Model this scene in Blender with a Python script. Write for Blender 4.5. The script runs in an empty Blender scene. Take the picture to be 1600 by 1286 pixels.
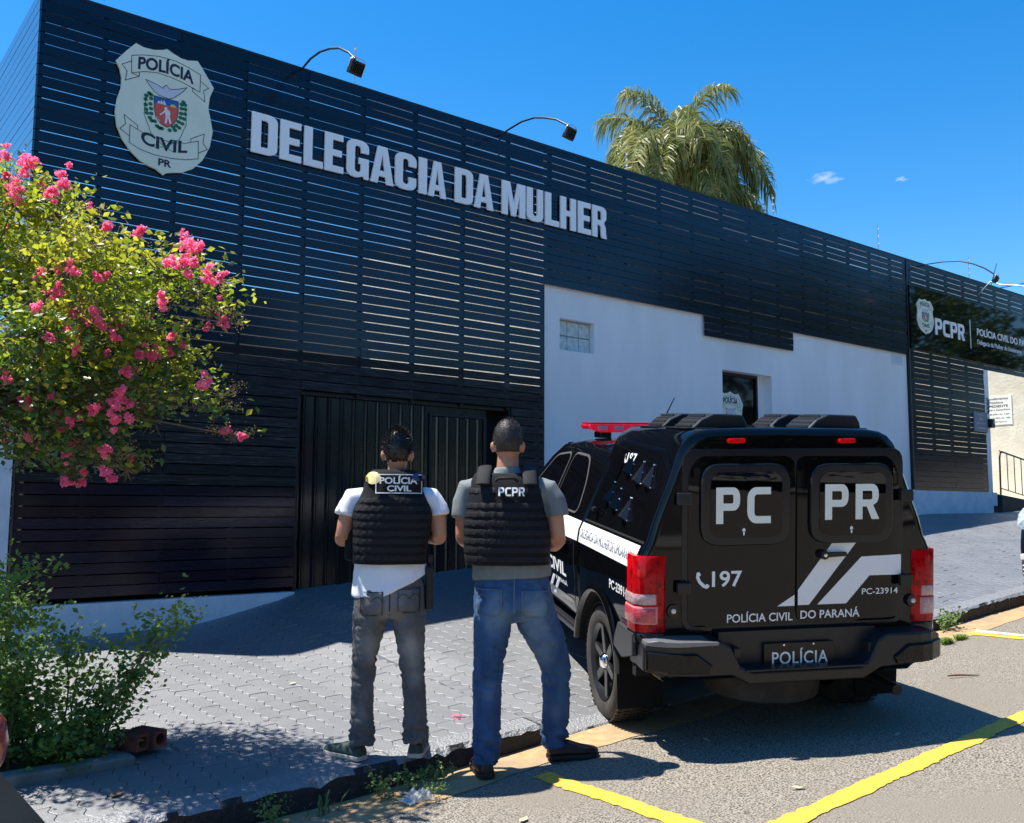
import bpy, bmesh, math, random
import numpy as np
from math import sin, cos, pi, radians
from mathutils import Vector, Matrix
random.seed(7)
S = bpy.context.scene
COL = S.collection
# ---------------------------------------------------------------- camera, sky, sun, exposure
F_, PITCH, ROLL, YAW = 1473.47, radians(5.7335), radians(0.2539), radians(38.3752)
fw = Vector((sin(YAW)*cos(PITCH), cos(YAW)*cos(PITCH), sin(PITCH)))
rt0 = Vector((cos(YAW), -sin(YAW), 0)); up0 = rt0.cross(fw)
rt = rt0*cos(ROLL)+up0*sin(ROLL); up = up0*cos(ROLL)-rt0*sin(ROLL)
cd = bpy.data.cameras.new('camera'); cam = bpy.data.objects.new('camera', cd); COL.objects.link(cam)
cam.matrix_world = Matrix(((rt.x, up.x, -fw.x, 0), (rt.y, up.y, -fw.y, 0), (rt.z, up.z, -fw.z, 0), (0, 0, 0, 1)))
cd.sensor_fit = 'HORIZONTAL'; cd.sensor_width = 36; cd.lens = 36*F_/1600; cd.clip_start = .05; cd.clip_end = 2000
S.camera = cam
w = bpy.data.worlds.new('World'); S.world = w; w.use_nodes = True
nt = w.node_tree; nt.nodes.clear()
sky = nt.nodes.new('ShaderNodeTexSky'); sky.sky_type = 'NISHITA'; sky.sun_disc = False
sky.sun_elevation = radians(66.7); sky.sun_rotation = radians(-44); sky.air_density = 1.0; sky.dust_density = .3; sky.ozone_density = 2.0
hs = nt.nodes.new('ShaderNodeHueSaturation'); hs.inputs['Saturation'].default_value = 1.46; hs.inputs['Value'].default_value = 1.0
bg = nt.nodes.new('ShaderNodeBackground'); bg.inputs[1].default_value = .115
wo = nt.nodes.new('ShaderNodeOutputWorld')
nt.links.new(sky.outputs[0], hs.inputs['Color'])
# two tiny wisps of cloud low in the right-hand sky
src = hs.outputs[0]; wtc = nt.nodes.new('ShaderNodeTexCoord')
for d_, s_ in (((0.7965, 0.5126, 0.3207), .016), ((0.8337, 0.4553, 0.3126), .006)):
    dv = Vector(d_).normalized(); sb_ = nt.nodes.new('ShaderNodeVectorMath'); sb_.operation = 'SUBTRACT'; sb_.inputs[1].default_value = dv; nt.links.new(wtc.outputs['Generated'], sb_.inputs[0])
    sc_ = nt.nodes.new('ShaderNodeVectorMath'); sc_.operation = 'MULTIPLY'; sc_.inputs[1].default_value = (1/s_, 1/s_, 2.6/s_); nt.links.new(sb_.outputs[0], sc_.inputs[0])
    ln_ = nt.nodes.new('ShaderNodeVectorMath'); ln_.operation = 'LENGTH'; nt.links.new(sc_.outputs[0], ln_.inputs[0])
    nz_ = nt.nodes.new('ShaderNodeTexNoise'); nz_.inputs['Scale'].default_value = 1.6; nz_.inputs['Detail'].default_value = 6; nt.links.new(sc_.outputs[0], nz_.inputs[0])
    ad_ = nt.nodes.new('ShaderNodeMath'); ad_.operation = 'MULTIPLY_ADD'; ad_.inputs[1].default_value = 2.4; nt.links.new(nz_.outputs[0], ad_.inputs[0]); nt.links.new(ln_.outputs['Value'], ad_.inputs[2])
    mr_ = nt.nodes.new('ShaderNodeMapRange'); mr_.inputs[1].default_value = 2.1; mr_.inputs[2].default_value = 1.2; mr_.inputs[4].default_value = .5; nt.links.new(ad_.outputs[0], mr_.inputs[0])
    mx_ = nt.nodes.new('ShaderNodeMix'); mx_.data_type = 'RGBA'; nt.links.new(mr_.outputs[0], mx_.inputs[0]); nt.links.new(src, mx_.inputs[6]); mx_.inputs[7].default_value = (4.2, 4.6, 5.2, 1); src = mx_.outputs[2]
nt.links.new(src, bg.inputs[0]); nt.links.new(bg.outputs[0], wo.inputs[0])
sd = bpy.data.lights.new('sun', 'SUN'); sd.energy = 5.0; sd.angle = radians(.53); sd.color = (1, .95, .87)
so = bpy.data.objects.new('sun', sd); COL.objects.link(so)
tosun = Vector((-.30, .31, 1)).normalized()
so.rotation_euler = tosun.to_track_quat('Z', 'Y').to_euler(); so.location = (0, 0, 30)
S.view_settings.view_transform = 'Standard'; S.view_settings.look = 'None'; S.view_settings.gamma = 1
S.view_settings.use_curve_mapping = False; S.view_settings.exposure = 0.93
S.cycles.use_denoising = True; S.cycles.max_bounces = 8; S.cycles.transparent_max_bounces = 12
# ---------------------------------------------------------------- helpers
MATS = {}
def M(name, col=(.5,.5,.5), rough=.5, metal=0, spec=.5, col2=None, nscale=8, lo=.35, hi=.65, bump=0, bscale=60, stretch=(1,1,1), coat=0, trans=0, alpha=1, emit=None, obj=False, ior=1.45, transl=0, rand=0, col3=None, s3=1.5, rough2=None, detail=5, bdist=.01):
    if name in MATS: return MATS[name]
    m = bpy.data.materials.new(name); m.use_nodes = True; MATS[name] = m
    n = m.node_tree.nodes; L = m.node_tree.links; b = n['Principled BSDF']
    b.inputs['Roughness'].default_value = rough; b.inputs['Metallic'].default_value = metal
    b.inputs['Specular IOR Level'].default_value = spec; b.inputs['IOR'].default_value = ior
    b.inputs['Coat Weight'].default_value = coat; b.inputs['Coat Roughness'].default_value = .03
    b.inputs['Transmission Weight'].default_value = trans; b.inputs['Alpha'].default_value = alpha
    b.inputs['Base Color'].default_value = (*col, 1)
    if obj:
        tc = n.new('ShaderNodeTexCoord'); src = tc.outputs['Object']
    else:
        tc = n.new('ShaderNodeNewGeometry'); src = tc.outputs['Position']
    mp = n.new('ShaderNodeMapping'); mp.inputs['Scale'].default_value = stretch; L.new(src, mp.inputs[0]); src = mp.outputs[0]
    out = None
    def mix(a, bcol, fac):
        mx = n.new('ShaderNodeMix'); mx.data_type = 'RGBA'
        L.new(fac, mx.inputs[0])
        if isinstance(a, tuple): mx.inputs[6].default_value = (*a, 1)
        else: L.new(a, mx.inputs[6])
        if isinstance(bcol, tuple): mx.inputs[7].default_value = (*bcol, 1)
        else: L.new(bcol, mx.inputs[7])
        return mx.outputs[2]
    def nz(scale, lo_, hi_, det=5):
        t = n.new('ShaderNodeTexNoise'); t.inputs['Scale'].default_value = scale; t.inputs['Detail'].default_value = det; L.new(src, t.inputs[0])
        r = n.new('ShaderNodeMapRange'); r.inputs[1].default_value = lo_; r.inputs[2].default_value = hi_; L.new(t.outputs[0], r.inputs[0])
        return r.outputs[0]
    cur = col
    if col2 is not None:
        f1 = nz(nscale, lo, hi, detail); cur = mix(cur, col2, f1)
        if rough2 is not None:
            rr = n.new('ShaderNodeMapRange'); rr.inputs[3].default_value = rough; rr.inputs[4].default_value = rough2; L.new(f1, rr.inputs[0]); L.new(rr.outputs[0], b.inputs['Roughness'])
    if col3 is not None: cur = mix(cur, col3, nz(s3, .45, .7))
    if rand:
        oi = n.new('ShaderNodeObjectInfo'); h = n.new('ShaderNodeHueSaturation')
        r = n.new('ShaderNodeMapRange'); r.inputs[3].default_value = 1-rand; r.inputs[4].default_value = 1+rand; L.new(oi.outputs['Random'], r.inputs[0]); L.new(r.outputs[0], h.inputs['Value'])
        if isinstance(cur, tuple): h.inputs['Color'].default_value = (*cur, 1)
        else: L.new(cur, h.inputs['Color'])
        cur = h.outputs[0]
    if not isinstance(cur, tuple): L.new(cur, b.inputs['Base Color'])
    if bump:
        t = n.new('ShaderNodeTexNoise'); t.inputs['Scale'].default_value = bscale; t.inputs['Detail'].default_value = 4; L.new(src, t.inputs[0])
        bn = n.new('ShaderNodeBump'); bn.inputs['Strength'].default_value = bump; bn.inputs['Distance'].default_value = bdist; L.new(t.outputs[0], bn.inputs['Height']); L.new(bn.outputs[0], b.inputs['Normal'])
    if emit: b.inputs['Emission Color'].default_value = (*emit[0], 1); b.inputs['Emission Strength'].default_value = emit[1]
    if transl:
        tr = n.new('ShaderNodeBsdfTranslucent'); ms = n.new('ShaderNodeMixShader'); ms.inputs[0].default_value = transl
        if isinstance(cur, tuple): tr.inputs[0].default_value = (*cur, 1)
        else:
            h2 = n.new('ShaderNodeHueSaturation'); h2.inputs['Value'].default_value = 1.5; L.new(cur, h2.inputs['Color']); L.new(h2.outputs[0], tr.inputs[0])
        L.new(b.outputs[0], ms.inputs[1]); L.new(tr.outputs[0], ms.inputs[2]); L.new(ms.outputs[0], n['Material Output'].inputs[0])
    return m

def tag(o, label=None, cat=None, group=None, kind=None):
    if label: o['label'] = label
    if cat: o['category'] = cat
    if group: o['group'] = group
    if kind: o['kind'] = kind
    return o
def thing(name, label, cat, loc=(0,0,0), group=None, rz=0, mat=None):
    o = bpy.data.objects.new(name, None); COL.objects.link(o); o.empty_display_size = .2
    if mat is not None: o.matrix_world = mat
    else: o.location = loc; o.rotation_euler = (0, 0, rz)
    o['base'] = 1
    del o['base']
    return tag(o, label, cat, group)
def mesh(name, verts, faces, mat=None, smooth=None, mats=None, midx=None):
    me = bpy.data.meshes.new(name); me.from_pydata([tuple(v) for v in verts], [], faces)
    if mats:
        for m in mats: me.materials.append(m)
        if midx: me.polygons.foreach_set('material_index', midx)
    elif mat: me.materials.append(mat)
    if smooth is not None:
        me.polygons.foreach_set('use_smooth', [True]*len(me.polygons))
        if smooth < 180: me.set_sharp_from_angle(angle=radians(smooth))
    me.update(); return me
def obj(name, me, parent=None, world=False, bevel=0, seg=2, kind=None, sub=0, label=None):
    o = bpy.data.objects.new(name, me); COL.objects.link(o)
    if parent is not None:
        o.parent = parent
        if world:
            par = parent; off = Vector((0,0,0))
            while par is not None: off += par.location; par = par.parent
            o.location = -off
    if bevel:
        b = o.modifiers.new('bevel', 'BEVEL'); b.width = bevel; b.segments = seg; b.limit_method = 'ANGLE'; b.angle_limit = radians(35); b.harden_normals = False
    if sub:
        s = o.modifiers.new('sub', 'SUBSURF'); s.levels = s.render_levels = sub
    if kind: o['kind'] = kind
    if label: o['label'] = label
    return o
class MB:
    def __init__(s): s.v = []; s.f = []
    def add(s, v, f):
        k = len(s.v); s.v += [tuple(a) for a in v]; s.f += [tuple(i+k for i in q) for q in f]; return s
    def box(s, x0, x1, y0, y1, z0, z1):
        return s.add([(x0,y0,z0),(x1,y0,z0),(x1,y1,z0),(x0,y1,z0),(x0,y0,z1),(x1,y0,z1),(x1,y1,z1),(x0,y1,z1)], [(3,2,1,0),(4,5,6,7),(0,1,5,4),(1,2,6,5),(2,3,7,6),(3,0,4,7)])
    def prism(s, poly, a, b, ax='y'):
        n = len(poly)
        def P(p, t): return (p[0], t, p[1]) if ax == 'y' else ((t, p[0], p[1]) if ax == 'x' else (p[0], p[1], t))
        v = [P(p, a) for p in poly]+[P(p, b) for p in poly]
        return s.add(v, [tuple(range(n)), tuple(range(2*n-1, n-1, -1))]+[(i, i+n, (i+1) % n+n, (i+1) % n) for i in range(n)])
    def tube(s, path, r, n=8, cap=True, squash=None):
        P = [Vector(p) for p in path]; rs = r if isinstance(r, (list, tuple)) else [r]*len(P)
        rings = []; ref = None
        for i, p in enumerate(P):
            t = (P[min(i+1, len(P)-1)]-P[max(i-1, 0)]).normalized()
            if ref is None: ref = Vector((0,0,1)) if abs(t.z) < .9 else Vector((1,0,0))
            a = (ref-t*ref.dot(t)).normalized(); b = t.cross(a); ref = a
            ra, rb = rs[i] if isinstance(rs[i], (tuple, list)) else (rs[i], rs[i])
            rings.append([p+a*(ra*cos(2*pi*k/n))+b*(rb*sin(2*pi*k/n)) for k in range(n)])
        return s.rings(rings, cap)
    def rings(s, R, cap=True):
        n = len(R[0]); v = [q for r in R for q in r]; f = []
        for i in range(len(R)-1):
            for k in range(n): f.append((i*n+k, i*n+(k+1) % n, (i+1)*n+(k+1) % n, (i+1)*n+k))
        if cap: f.append(tuple(range(n-1, -1, -1))); f.append(tuple((len(R)-1)*n+k for k in range(n)))
        return s.add(v, f)
    def lathe(s, prof, c=(0,0,0), ax='z', n=24, cap=True):
        R = []
        for r, t in prof:
            ring = []
            for k in range(n):
                a = 2*pi*k/n; x, y = r*cos(a), r*sin(a)
                q = (x, y, t) if ax == 'z' else ((t, x, y) if ax == 'x' else (x, t, y))
                ring.append((q[0]+c[0], q[1]+c[1], q[2]+c[2]))
            R.append(ring)
        return s.rings(R, cap)
    def ell(s, c, r, n=12, m=8):
        return s.lathe([(max(1e-4, sin(pi*i/m))*r[0], -cos(pi*i/m)*r[2]) for i in range(m+1)], c, 'z', n) if r[0] == r[1] else s.add(*(lambda q: ([(c[0]+(x-c[0])*1, c[1]+(y-c[1])*r[1]/r[0], z) for x, y, z in q.v], q.f))(MB().lathe([(max(1e-4, sin(pi*i/m))*r[0], -cos(pi*i/m)*r[2]) for i in range(m+1)], c, 'z', n)))
    def mesh(s, name, mat, smooth=None): return mesh(name, s.v, s.f, mat, smooth)
    def obj(s, name, mat, parent=None, smooth=None, **k): return obj(name, s.mesh(name, mat, smooth), parent, **k)
def fixn(o):
    bm = bmesh.new(); bm.from_mesh(o.data); bmesh.ops.recalc_face_normals(bm, faces=bm.faces); bm.to_mesh(o.data); bm.free(); return o
_tc = {}
def text_geo(body, bold=0, spacing=1.0, extr=0):
    k = (body, bold, spacing, extr)
    if k in _tc: return _tc[k]
    c = bpy.data.curves.new('t', 'FONT'); c.body = body; c.size = 1; c.offset = bold; c.space_character = spacing; c.resolution_u = 4; c.extrude = extr
    o = bpy.data.objects.new('t', c); COL.objects.link(o); bpy.context.view_layer.update()
    me = bpy.data.meshes.new_from_object(o.evaluated_get(bpy.context.evaluated_depsgraph_get()))
    v = [tuple(q.co) for q in me.vertices]; f = [tuple(p.vertices) for p in me.polygons]
    bpy.data.objects.remove(o); bpy.data.meshes.remove(me)
    x0 = min(q[0] for q in v); x1 = max(q[0] for q in v); y0 = min(q[1] for q in v); y1 = max(q[1] for q in v)
    v = [((q[0]-x0)/(x1-x0), (q[1]-y0)/(y1-y0), q[2]) for q in v]
    _tc[k] = (v, f); return v, f
def shape_geo(loops):
    c = bpy.data.curves.new('s', 'CURVE'); c.dimensions = '2D'; c.fill_mode = 'BOTH'
    for l in loops:
        sp = c.splines.new('POLY'); sp.points.add(len(l)-1); sp.use_cyclic_u = True
        for i, p in enumerate(l): sp.points[i].co = (p[0], p[1], 0, 1)
    o = bpy.data.objects.new('s', c); COL.objects.link(o); bpy.context.view_layer.update()
    me = bpy.data.meshes.new_from_object(o.evaluated_get(bpy.context.evaluated_depsgraph_get()))
    v = [tuple(q.co) for q in me.vertices]; f = [tuple(p.vertices) for p in me.polygons]
    bpy.data.objects.remove(o); bpy.data.meshes.remove(me); return v, f
def flat(geo, fn):
    v, f = geo; return [fn(*q) for q in v], f
# squared techno letters P C R in a unit box
def arc(cx, cy, rx, ry, a0, a1, n=5): return [(cx+rx*cos(radians(a0+(a1-a0)*i/n)), cy+ry*sin(radians(a0+(a1-a0)*i/n))) for i in range(n+1)]
def L_P(t=.3, s=.22):
    o = [(0,0),(t,0),(t,.36)]+arc(.72,.36+.26,.28,.26,-90,0)+arc(.72,.74,.28,.26,0,90)+[(0,1)]
    i = [(t,.36+s*.9)]+arc(.66,.36+s*.9+.06,.06,.06,-90,0)+arc(.66,1-s*.9-.06,.06,.06,0,90)+[(t,1-s*.9)]
    return [o, i]
def L_C(t=.3, s=.2):
    return [[(1,0),(1,s)]+[(.42,s)]+arc(.42,.2+.1,.42-t,.1,-90,-180)[1:]+arc(.42,.7,.42-t,.1,180,90)+[(1,1-s),(1,1)]+arc(.38,.68,.38,.32,90,180)+arc(.38,.32,.38,.32,180,270)]
def L_R(t=.3, s=.22):
    o = [(0,0),(t,0),(t,.36),(.48,.36),(.70,0),(1.03,0),(.76,.40)]+arc(.72,.66,.28,.26,-50,0)+arc(.72,.74,.28,.26,0,90)+[(0,1)]
    i = [(t,.36+s*.9)]+arc(.66,.36+s*.9+.06,.06,.06,-90,0)+arc(.66,1-s*.9-.06,.06,.06,0,90)+[(t,1-s*.9)]
    return [o, i]
def rr(x0, x1, y0, y1, rx, ry, n=5):
    return arc(x1-rx, y0+ry, rx, ry, -90, 0, n)+arc(x1-rx, y1-ry, rx, ry, 0, 90, n)+arc(x0+rx, y1-ry, rx, ry, 90, 180, n)+arc(x0+rx, y0+ry, rx, ry, 180, 270, n)
def heavy(ch, t=.36, s=.165):
    if ch == 'D': return [[(0,0)]+arc(.62,.16,.38,.16,-90,0)+arc(.62,.84,.38,.16,0,90)+[(0,1)], [(t,s)]+arc(.56,s+.06,.09,.06,-90,0)+arc(.56,1-s-.06,.09,.06,0,90)+[(t,1-s)]]
    if ch == 'E': return [[(0,0),(1,0),(1,s),(t*1.15,s),(t*1.15,.42),(.9,.42),(.9,.42+s),(t*1.15,.42+s),(t*1.15,1-s),(.97,1-s),(.97,1),(0,1)]]
    if ch == 'L': return [[(0,0),(1,0),(1,s*1.05),(t*1.2,s*1.05),(t*1.2,1),(0,1)]]
    if ch == 'I': return [[(0,0),(1,0),(1,1),(0,1)]]
    if ch == 'H': return [[(0,0),(t,0),(t,.42),(1-t,.42),(1-t,0),(1,0),(1,1),(1-t,1),(1-t,.42+s),(t,.42+s),(t,1),(0,1)]]
    if ch == 'U': return [[(0,1),(0,.18)]+arc(.38,.18,.38,.18,180,270)+arc(.62,.18,.38,.18,-90,0)+[(1,1),(1-t,1),(1-t,.24)]+arc(.5,.24,.5-t,.08,0,-180)+[(t,1)]]
    if ch == 'C': return [[(1,.36),(1,.18)]+arc(.62,.18,.38,.18,0,-90)+arc(.38,.18,.38,.18,270,180)+arc(.38,.82,.38,.18,180,90)+arc(.62,.82,.38,.18,90,0)+[(1,.66),(1-t,.66),(1-t,.78)]+arc(.5,.78,.5-t,.07,0,180)+arc(.5,.22,.5-t,.07,180,360)+[(1-t,.36)]]
    if ch == 'G': return [[(1,0),(.80,0),(.76,.07)]+arc(.38,.18,.38,.18,290,180)+arc(.38,.82,.38,.18,180,90)+arc(.62,.82,.38,.18,90,0)+[(1,.68),(1-t,.68),(1-t,.78)]+arc(.5,.78,.5-t,.07,0,180)+arc(.5,.22,.5-t,.07,180,360)+[(1-t,.38),(.54,.38),(.54,.54),(1,.54)]]
    if ch == 'A': return [[(0,0),(.31,0),(.355,.19),(.645,.19),(.69,0),(1,0),(.70,1),(.30,1)], [(.39,.34),(.61,.34),(.5,.80)]]
    if ch == 'M': return [[(0,0),(.25,0),(.25,.66),(.41,0),(.59,0),(.75,.66),(.75,0),(1,0),(1,1),(.66,1),(.5,.38),(.34,1),(0,1)]]
    if ch == 'R': return [[(0,0),(t,0),(t,.40),(.48,.40)]+[(.60,.36),(.63,.10),(.68,0),(1.04,0),(.98,.12),(.95,.36),(.84,.46)]+arc(.66,.66,.34,.16,-50,0)+arc(.66,.84,.34,.16,0,90)+[(0,1)], [(t,.56)]+arc(.56,.62,.09,.06,-90,0)+arc(.56,.79,.09,.06,0,90)+[(t,.85)]]
def heavy_geo(ch):
    v, f = shape_geo(heavy(ch)); return [(a, b, c) for a, b, c in v], f
_lg = {}
def letters(word, gap=.22):
    if word in _lg: return _lg[word]
    V = []; Fc = []; x = 0
    for ch in word:
        g = shape_geo({'P': L_P, 'C': L_C, 'R': L_R}[ch]())
        k = len(V); V += [(q[0]*.85+x, q[1], 0) for q in g[0]]; Fc += [tuple(i+k for i in t) for t in g[1]]; x += .85+gap
    w_ = x-gap; V = [(q[0]/w_, q[1], 0) for q in V]; _lg[word] = (V, Fc); return V, Fc
# the ground: heights along the kerb, along the wall base, and the lowered driveway between them
def lerp(x, P):
    if x <= P[0][0]: return P[0][1]
    for (a, b), (c, d) in zip(P, P[1:]):
        if x <= c: return b+(d-b)*(x-a)/(c-a)
    return P[-1][1]
ZK = [(-12,-1.85),(1.94,-1.421),(3.77,-1.338),(8.56,-1.021),(10.28,-.892),(20,-.2),(60,2.2)]
ZR = [(-12,-1.98),(2.6,-1.545),(3.5,-1.483),(3.85,-1.455),(8.6,-1.145),(10.28,-1.03),(20,-.33),(60,2.1)]
ZW = [(-12,-1.55),(1.9,-1.155),(3.25,-1.12),(3.62,-1.045),(4.15,-.92),(4.3,-.865),(16.8,-.10),(19.4,-.09),(60,2.2)]
YK = 4.55
def zroad(x, y): return lerp(x, ZR)+max(0, (YK-.35-y))*.012
def zwalk(x, y):
    k = lerp(x, ZK)
    if 3.86 < x < 8.2:
        d = min(1, (x-3.86)/.12, (8.2-x)/.3); k = k+(lerp(x, ZR)+.02-k)*d
    return k+(lerp(x, ZW)-k)*max(0, min(1.3, (y-YK)/4.39))
# ---- measured outlines
BADGE_OUT=[[-0.301,0.564],[-0.229,0.545],[-0.128,0.55],[-0.05,0.575],[-0.008,0.597],[0.047,0.571],[0.124,0.546],[0.194,0.544],[0.288,0.568],[0.363,0.47],[0.458,0.339],[0.42,0.227],[0.41,0.114],[0.434,0.022],[0.463,-0.106],[0.439,-0.271],[0.373,-0.42],[0.282,-0.526],[0.169,-0.59],[0.089,-0.608],[0.033,-0.624],[0.004,-0.651],[-0.023,-0.634],[-0.069,-0.607],[-0.136,-0.593],[-0.214,-0.559],[-0.305,-0.488],[-0.384,-0.392],[-0.437,-0.279],[-0.459,-0.146],[-0.448,-0.028],[-0.416,0.097],[-0.415,0.191],[-0.435,0.278],[-0.472,0.343],[-0.389,0.456]]
BADGE_LINES=[[[-0.334,0.432],[-0.225,0.47],[-0.081,0.499],[0.079,0.5],[0.197,0.475],[0.32,0.435]],[[0.32,0.435],[0.321,0.258],[0.245,0.276]],[[-0.334,0.432],[-0.328,0.261],[-0.258,0.249]],[[-0.328,0.261],[-0.218,0.308],[-0.097,0.333],[0.04,0.325],[0.156,0.305],[0.275,0.272]],[[-0.331,0.378],[-0.418,0.321],[-0.37,0.269],[-0.382,0.175],[-0.258,0.249],[-0.26,0.29]],[[0.322,0.371],[0.407,0.32],[0.356,0.283],[0.374,0.171],[0.247,0.246],[0.245,0.276]],[[-0.321,-0.24],[-0.204,-0.288],[-0.081,-0.31],[0.066,-0.315],[0.203,-0.29],[0.324,-0.238]],[[-0.321,-0.24],[-0.322,-0.411]],[[-0.322,-0.411],[-0.219,-0.455],[-0.085,-0.476],[0.072,-0.473],[0.21,-0.453],[0.328,-0.416]],[[0.324,-0.238],[0.328,-0.416]],[[-0.325,-0.348],[-0.41,-0.3],[-0.362,-0.242],[-0.378,-0.157],[-0.253,-0.231],[-0.251,-0.265]],[[0.329,-0.356],[0.416,-0.301],[0.369,-0.251],[0.38,-0.153],[0.25,-0.233],[0.251,-0.268]]]
BADGE_SHIELD=[[-0.115,0.099],[0.116,0.103],[0.118,-0.014],[0.103,-0.09],[0.059,-0.155],[0.015,-0.179],[-0.043,-0.158],[-0.09,-0.105],[-0.11,-0.016]]
BADGE_BLUE=[[-0.115,0.099],[0.116,0.103],[0.117,0.04],[-0.112,0.031]]
BADGE_MTN=[[[-0.084,0.036],[-0.069,0.066],[-0.045,0.035]],[[-0.06,0.036],[-0.047,0.075],[-0.019,0.035]],[[-0.034,0.036],[-0.022,0.08],[0.004,0.036]]]
BADGE_SUN=[[0.035,0.035],[0.046,0.048],[0.051,0.061],[0.062,0.055],[0.076,0.065],[0.081,0.053],[0.097,0.05],[0.098,0.038]]
BADGE_MAN=[[[-0.012,0.011],[0.001,0.02],[0.015,0.016],[0.013,-0.004],[0.037,-0.012],[0.045,-0.034],[0.039,-0.065],[0.058,-0.126],[0.042,-0.142],[0.022,-0.076],[0.013,-0.143],[-0.006,-0.143],[0.001,-0.069],[-0.008,-0.036],[-0.046,-0.076],[-0.057,-0.071],[-0.016,-0.024]],[[-0.09,-0.094],[-0.049,-0.133],[-0.057,-0.142],[-0.095,-0.105]]]
BADGE_EAGLE=[[-0.199,0.237],[-0.137,0.225],[-0.08,0.212],[-0.034,0.195],[-0.019,0.224],[-0.002,0.235],[0.01,0.22],[0.028,0.204],[0.09,0.219],[0.193,0.267],[0.16,0.221],[0.115,0.172],[0.071,0.129],[0.026,0.105],[-0.014,0.112],[-0.065,0.115],[-0.111,0.138],[-0.146,0.175]]
BADGE_LEAVES=[[-0.16,0.112],[-0.187,0.081],[-0.141,0.1],[-0.191,0.044],[-0.141,0.064],[-0.188,-0.008],[-0.145,0.01],[-0.181,-0.053],[-0.137,-0.035],[-0.174,-0.087],[-0.133,-0.082],[-0.145,-0.126],[-0.127,-0.151],[-0.099,-0.149],[-0.075,-0.19],[-0.052,-0.202],[-0.029,-0.202],[0.164,0.113],[0.148,0.084],[0.182,0.088],[0.149,0.043],[0.184,0.046],[0.146,-0.007],[0.183,-0.003],[0.141,-0.05],[0.176,-0.053],[0.126,-0.096],[0.161,-0.105],[0.105,-0.138],[0.134,-0.154],[0.077,-0.163],[0.095,-0.188],[0.044,-0.201]]
BADGE_TXT={"POL":[[-0.273,0.416],[0.256,0.309],[-0.268,0.314]],"CIV":[[-0.218,-0.339],[0.22,-0.42]],"PR":[[-0.05,-0.526],[0.073,-0.574]]}
LOBES=[[1.0,5.79,1.67,0.223],[1.21,5.75,1.65,0.202],[1.43,5.49,1.32,0.237],[1.68,5.18,1.25,0.184],[1.16,5.84,1.23,0.312],[1.44,5.28,0.92,0.26],[1.85,5.18,1.19,0.137],[1.96,5.23,1.09,0.095],[1.27,5.58,0.66,0.3],[1.06,5.87,0.67,0.288],[1.68,5.63,0.7,0.231],[1.86,5.36,0.69,0.147],[1.96,5.17,0.53,0.086],[1.15,5.58,0.34,0.18],[1.41,5.77,0.27,0.154],[1.5,5.45,0.26,0.099],[0.8,6.0,1.21,0.432],[0.8,6.21,0.65,0.403],[0.77,5.97,1.71,0.306],[1.45,6.14,1.13,0.315],[1.06,5.22,0.74,0.261],[1.05,6.41,1.52,0.354],[1.66,5.83,1.26,0.232],[1.18,5.19,1.22,0.2],[1.55,5.07,0.91,0.153],[1.99,5.09,1.03,0.05],[2.05,5.12,0.39,0.043],[2.04,5.23,0.62,0.051],[1.6,5.5,0.19,0.058],[1.33,5.56,1.42,0.144],[1.16,6.09,0.33,0.168],[1.22,5.39,0.43,0.187],[1.45,5.59,0.46,0.18],[1.57,5.61,0.5,0.165],[1.35,5.26,0.63,0.204],[1.73,5.49,0.5,0.11],[1.01,5.68,0.44,0.173],[1.03,5.1,0.85,0.223],[1.76,5.3,0.82,0.126],[1.35,5.7,0.17,0.079],[1.62,5.17,0.61,0.156]]
FLOWERS=[[0.898,5.462,1.841,0.031],[0.994,5.447,1.839,0.041],[1.003,5.475,1.778,0.041],[1.174,5.415,1.775,0.042],[1.164,5.329,1.696,0.034],[0.981,5.568,1.702,0.056],[1.045,5.076,1.568,0.029],[1.332,5.088,1.447,0.027],[1.516,5.184,1.476,0.035],[1.678,4.918,1.366,0.054],[1.761,4.978,1.397,0.042],[1.549,4.765,1.216,0.036],[1.647,4.865,1.253,0.037],[1.655,4.746,1.247,0.026],[1.078,5.358,1.22,0.037],[1.154,5.311,1.237,0.03],[1.151,5.035,1.168,0.029],[1.274,5.041,1.176,0.026],[1.132,5.197,1.086,0.04],[1.139,5.526,1.029,0.038],[1.166,5.433,0.983,0.034],[1.183,5.108,0.985,0.036],[1.298,5.344,0.986,0.034],[1.277,5.03,0.935,0.042],[1.416,5.162,0.956,0.031],[1.358,4.971,0.847,0.029],[1.171,5.055,0.843,0.035],[1.274,5.418,0.85,0.031],[1.54,4.844,1.04,0.033],[1.733,4.678,1.172,0.039],[1.884,4.942,1.247,0.028],[1.522,5.24,0.717,0.038],[1.435,5.016,0.668,0.03],[1.622,5.193,0.82,0.035],[1.521,5.06,0.793,0.027],[1.79,4.935,0.664,0.041],[0.938,5.369,0.644,0.03],[1.085,5.641,0.563,0.035],[1.084,5.518,0.525,0.034],[1.166,5.616,0.356,0.042],[1.103,5.582,0.726,0.024],[1.311,5.142,0.487,0.03],[1.405,5.093,0.539,0.04],[1.418,4.992,0.466,0.042],[1.383,5.016,0.416,0.039],[1.389,4.95,0.575,0.026],[1.378,5.119,0.264,0.03],[1.447,5.235,0.146,0.03],[1.338,5.011,0.161,0.023],[1.201,5.424,0.484,0.024],[1.221,5.242,0.422,0.023],[1.923,4.681,0.352,0.023],[1.31,5.412,0.463,0.028],[1.473,5.102,0.522,0.027],[1.109,5.283,0.704,0.02],[1.231,5.345,0.126,0.02]]
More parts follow.
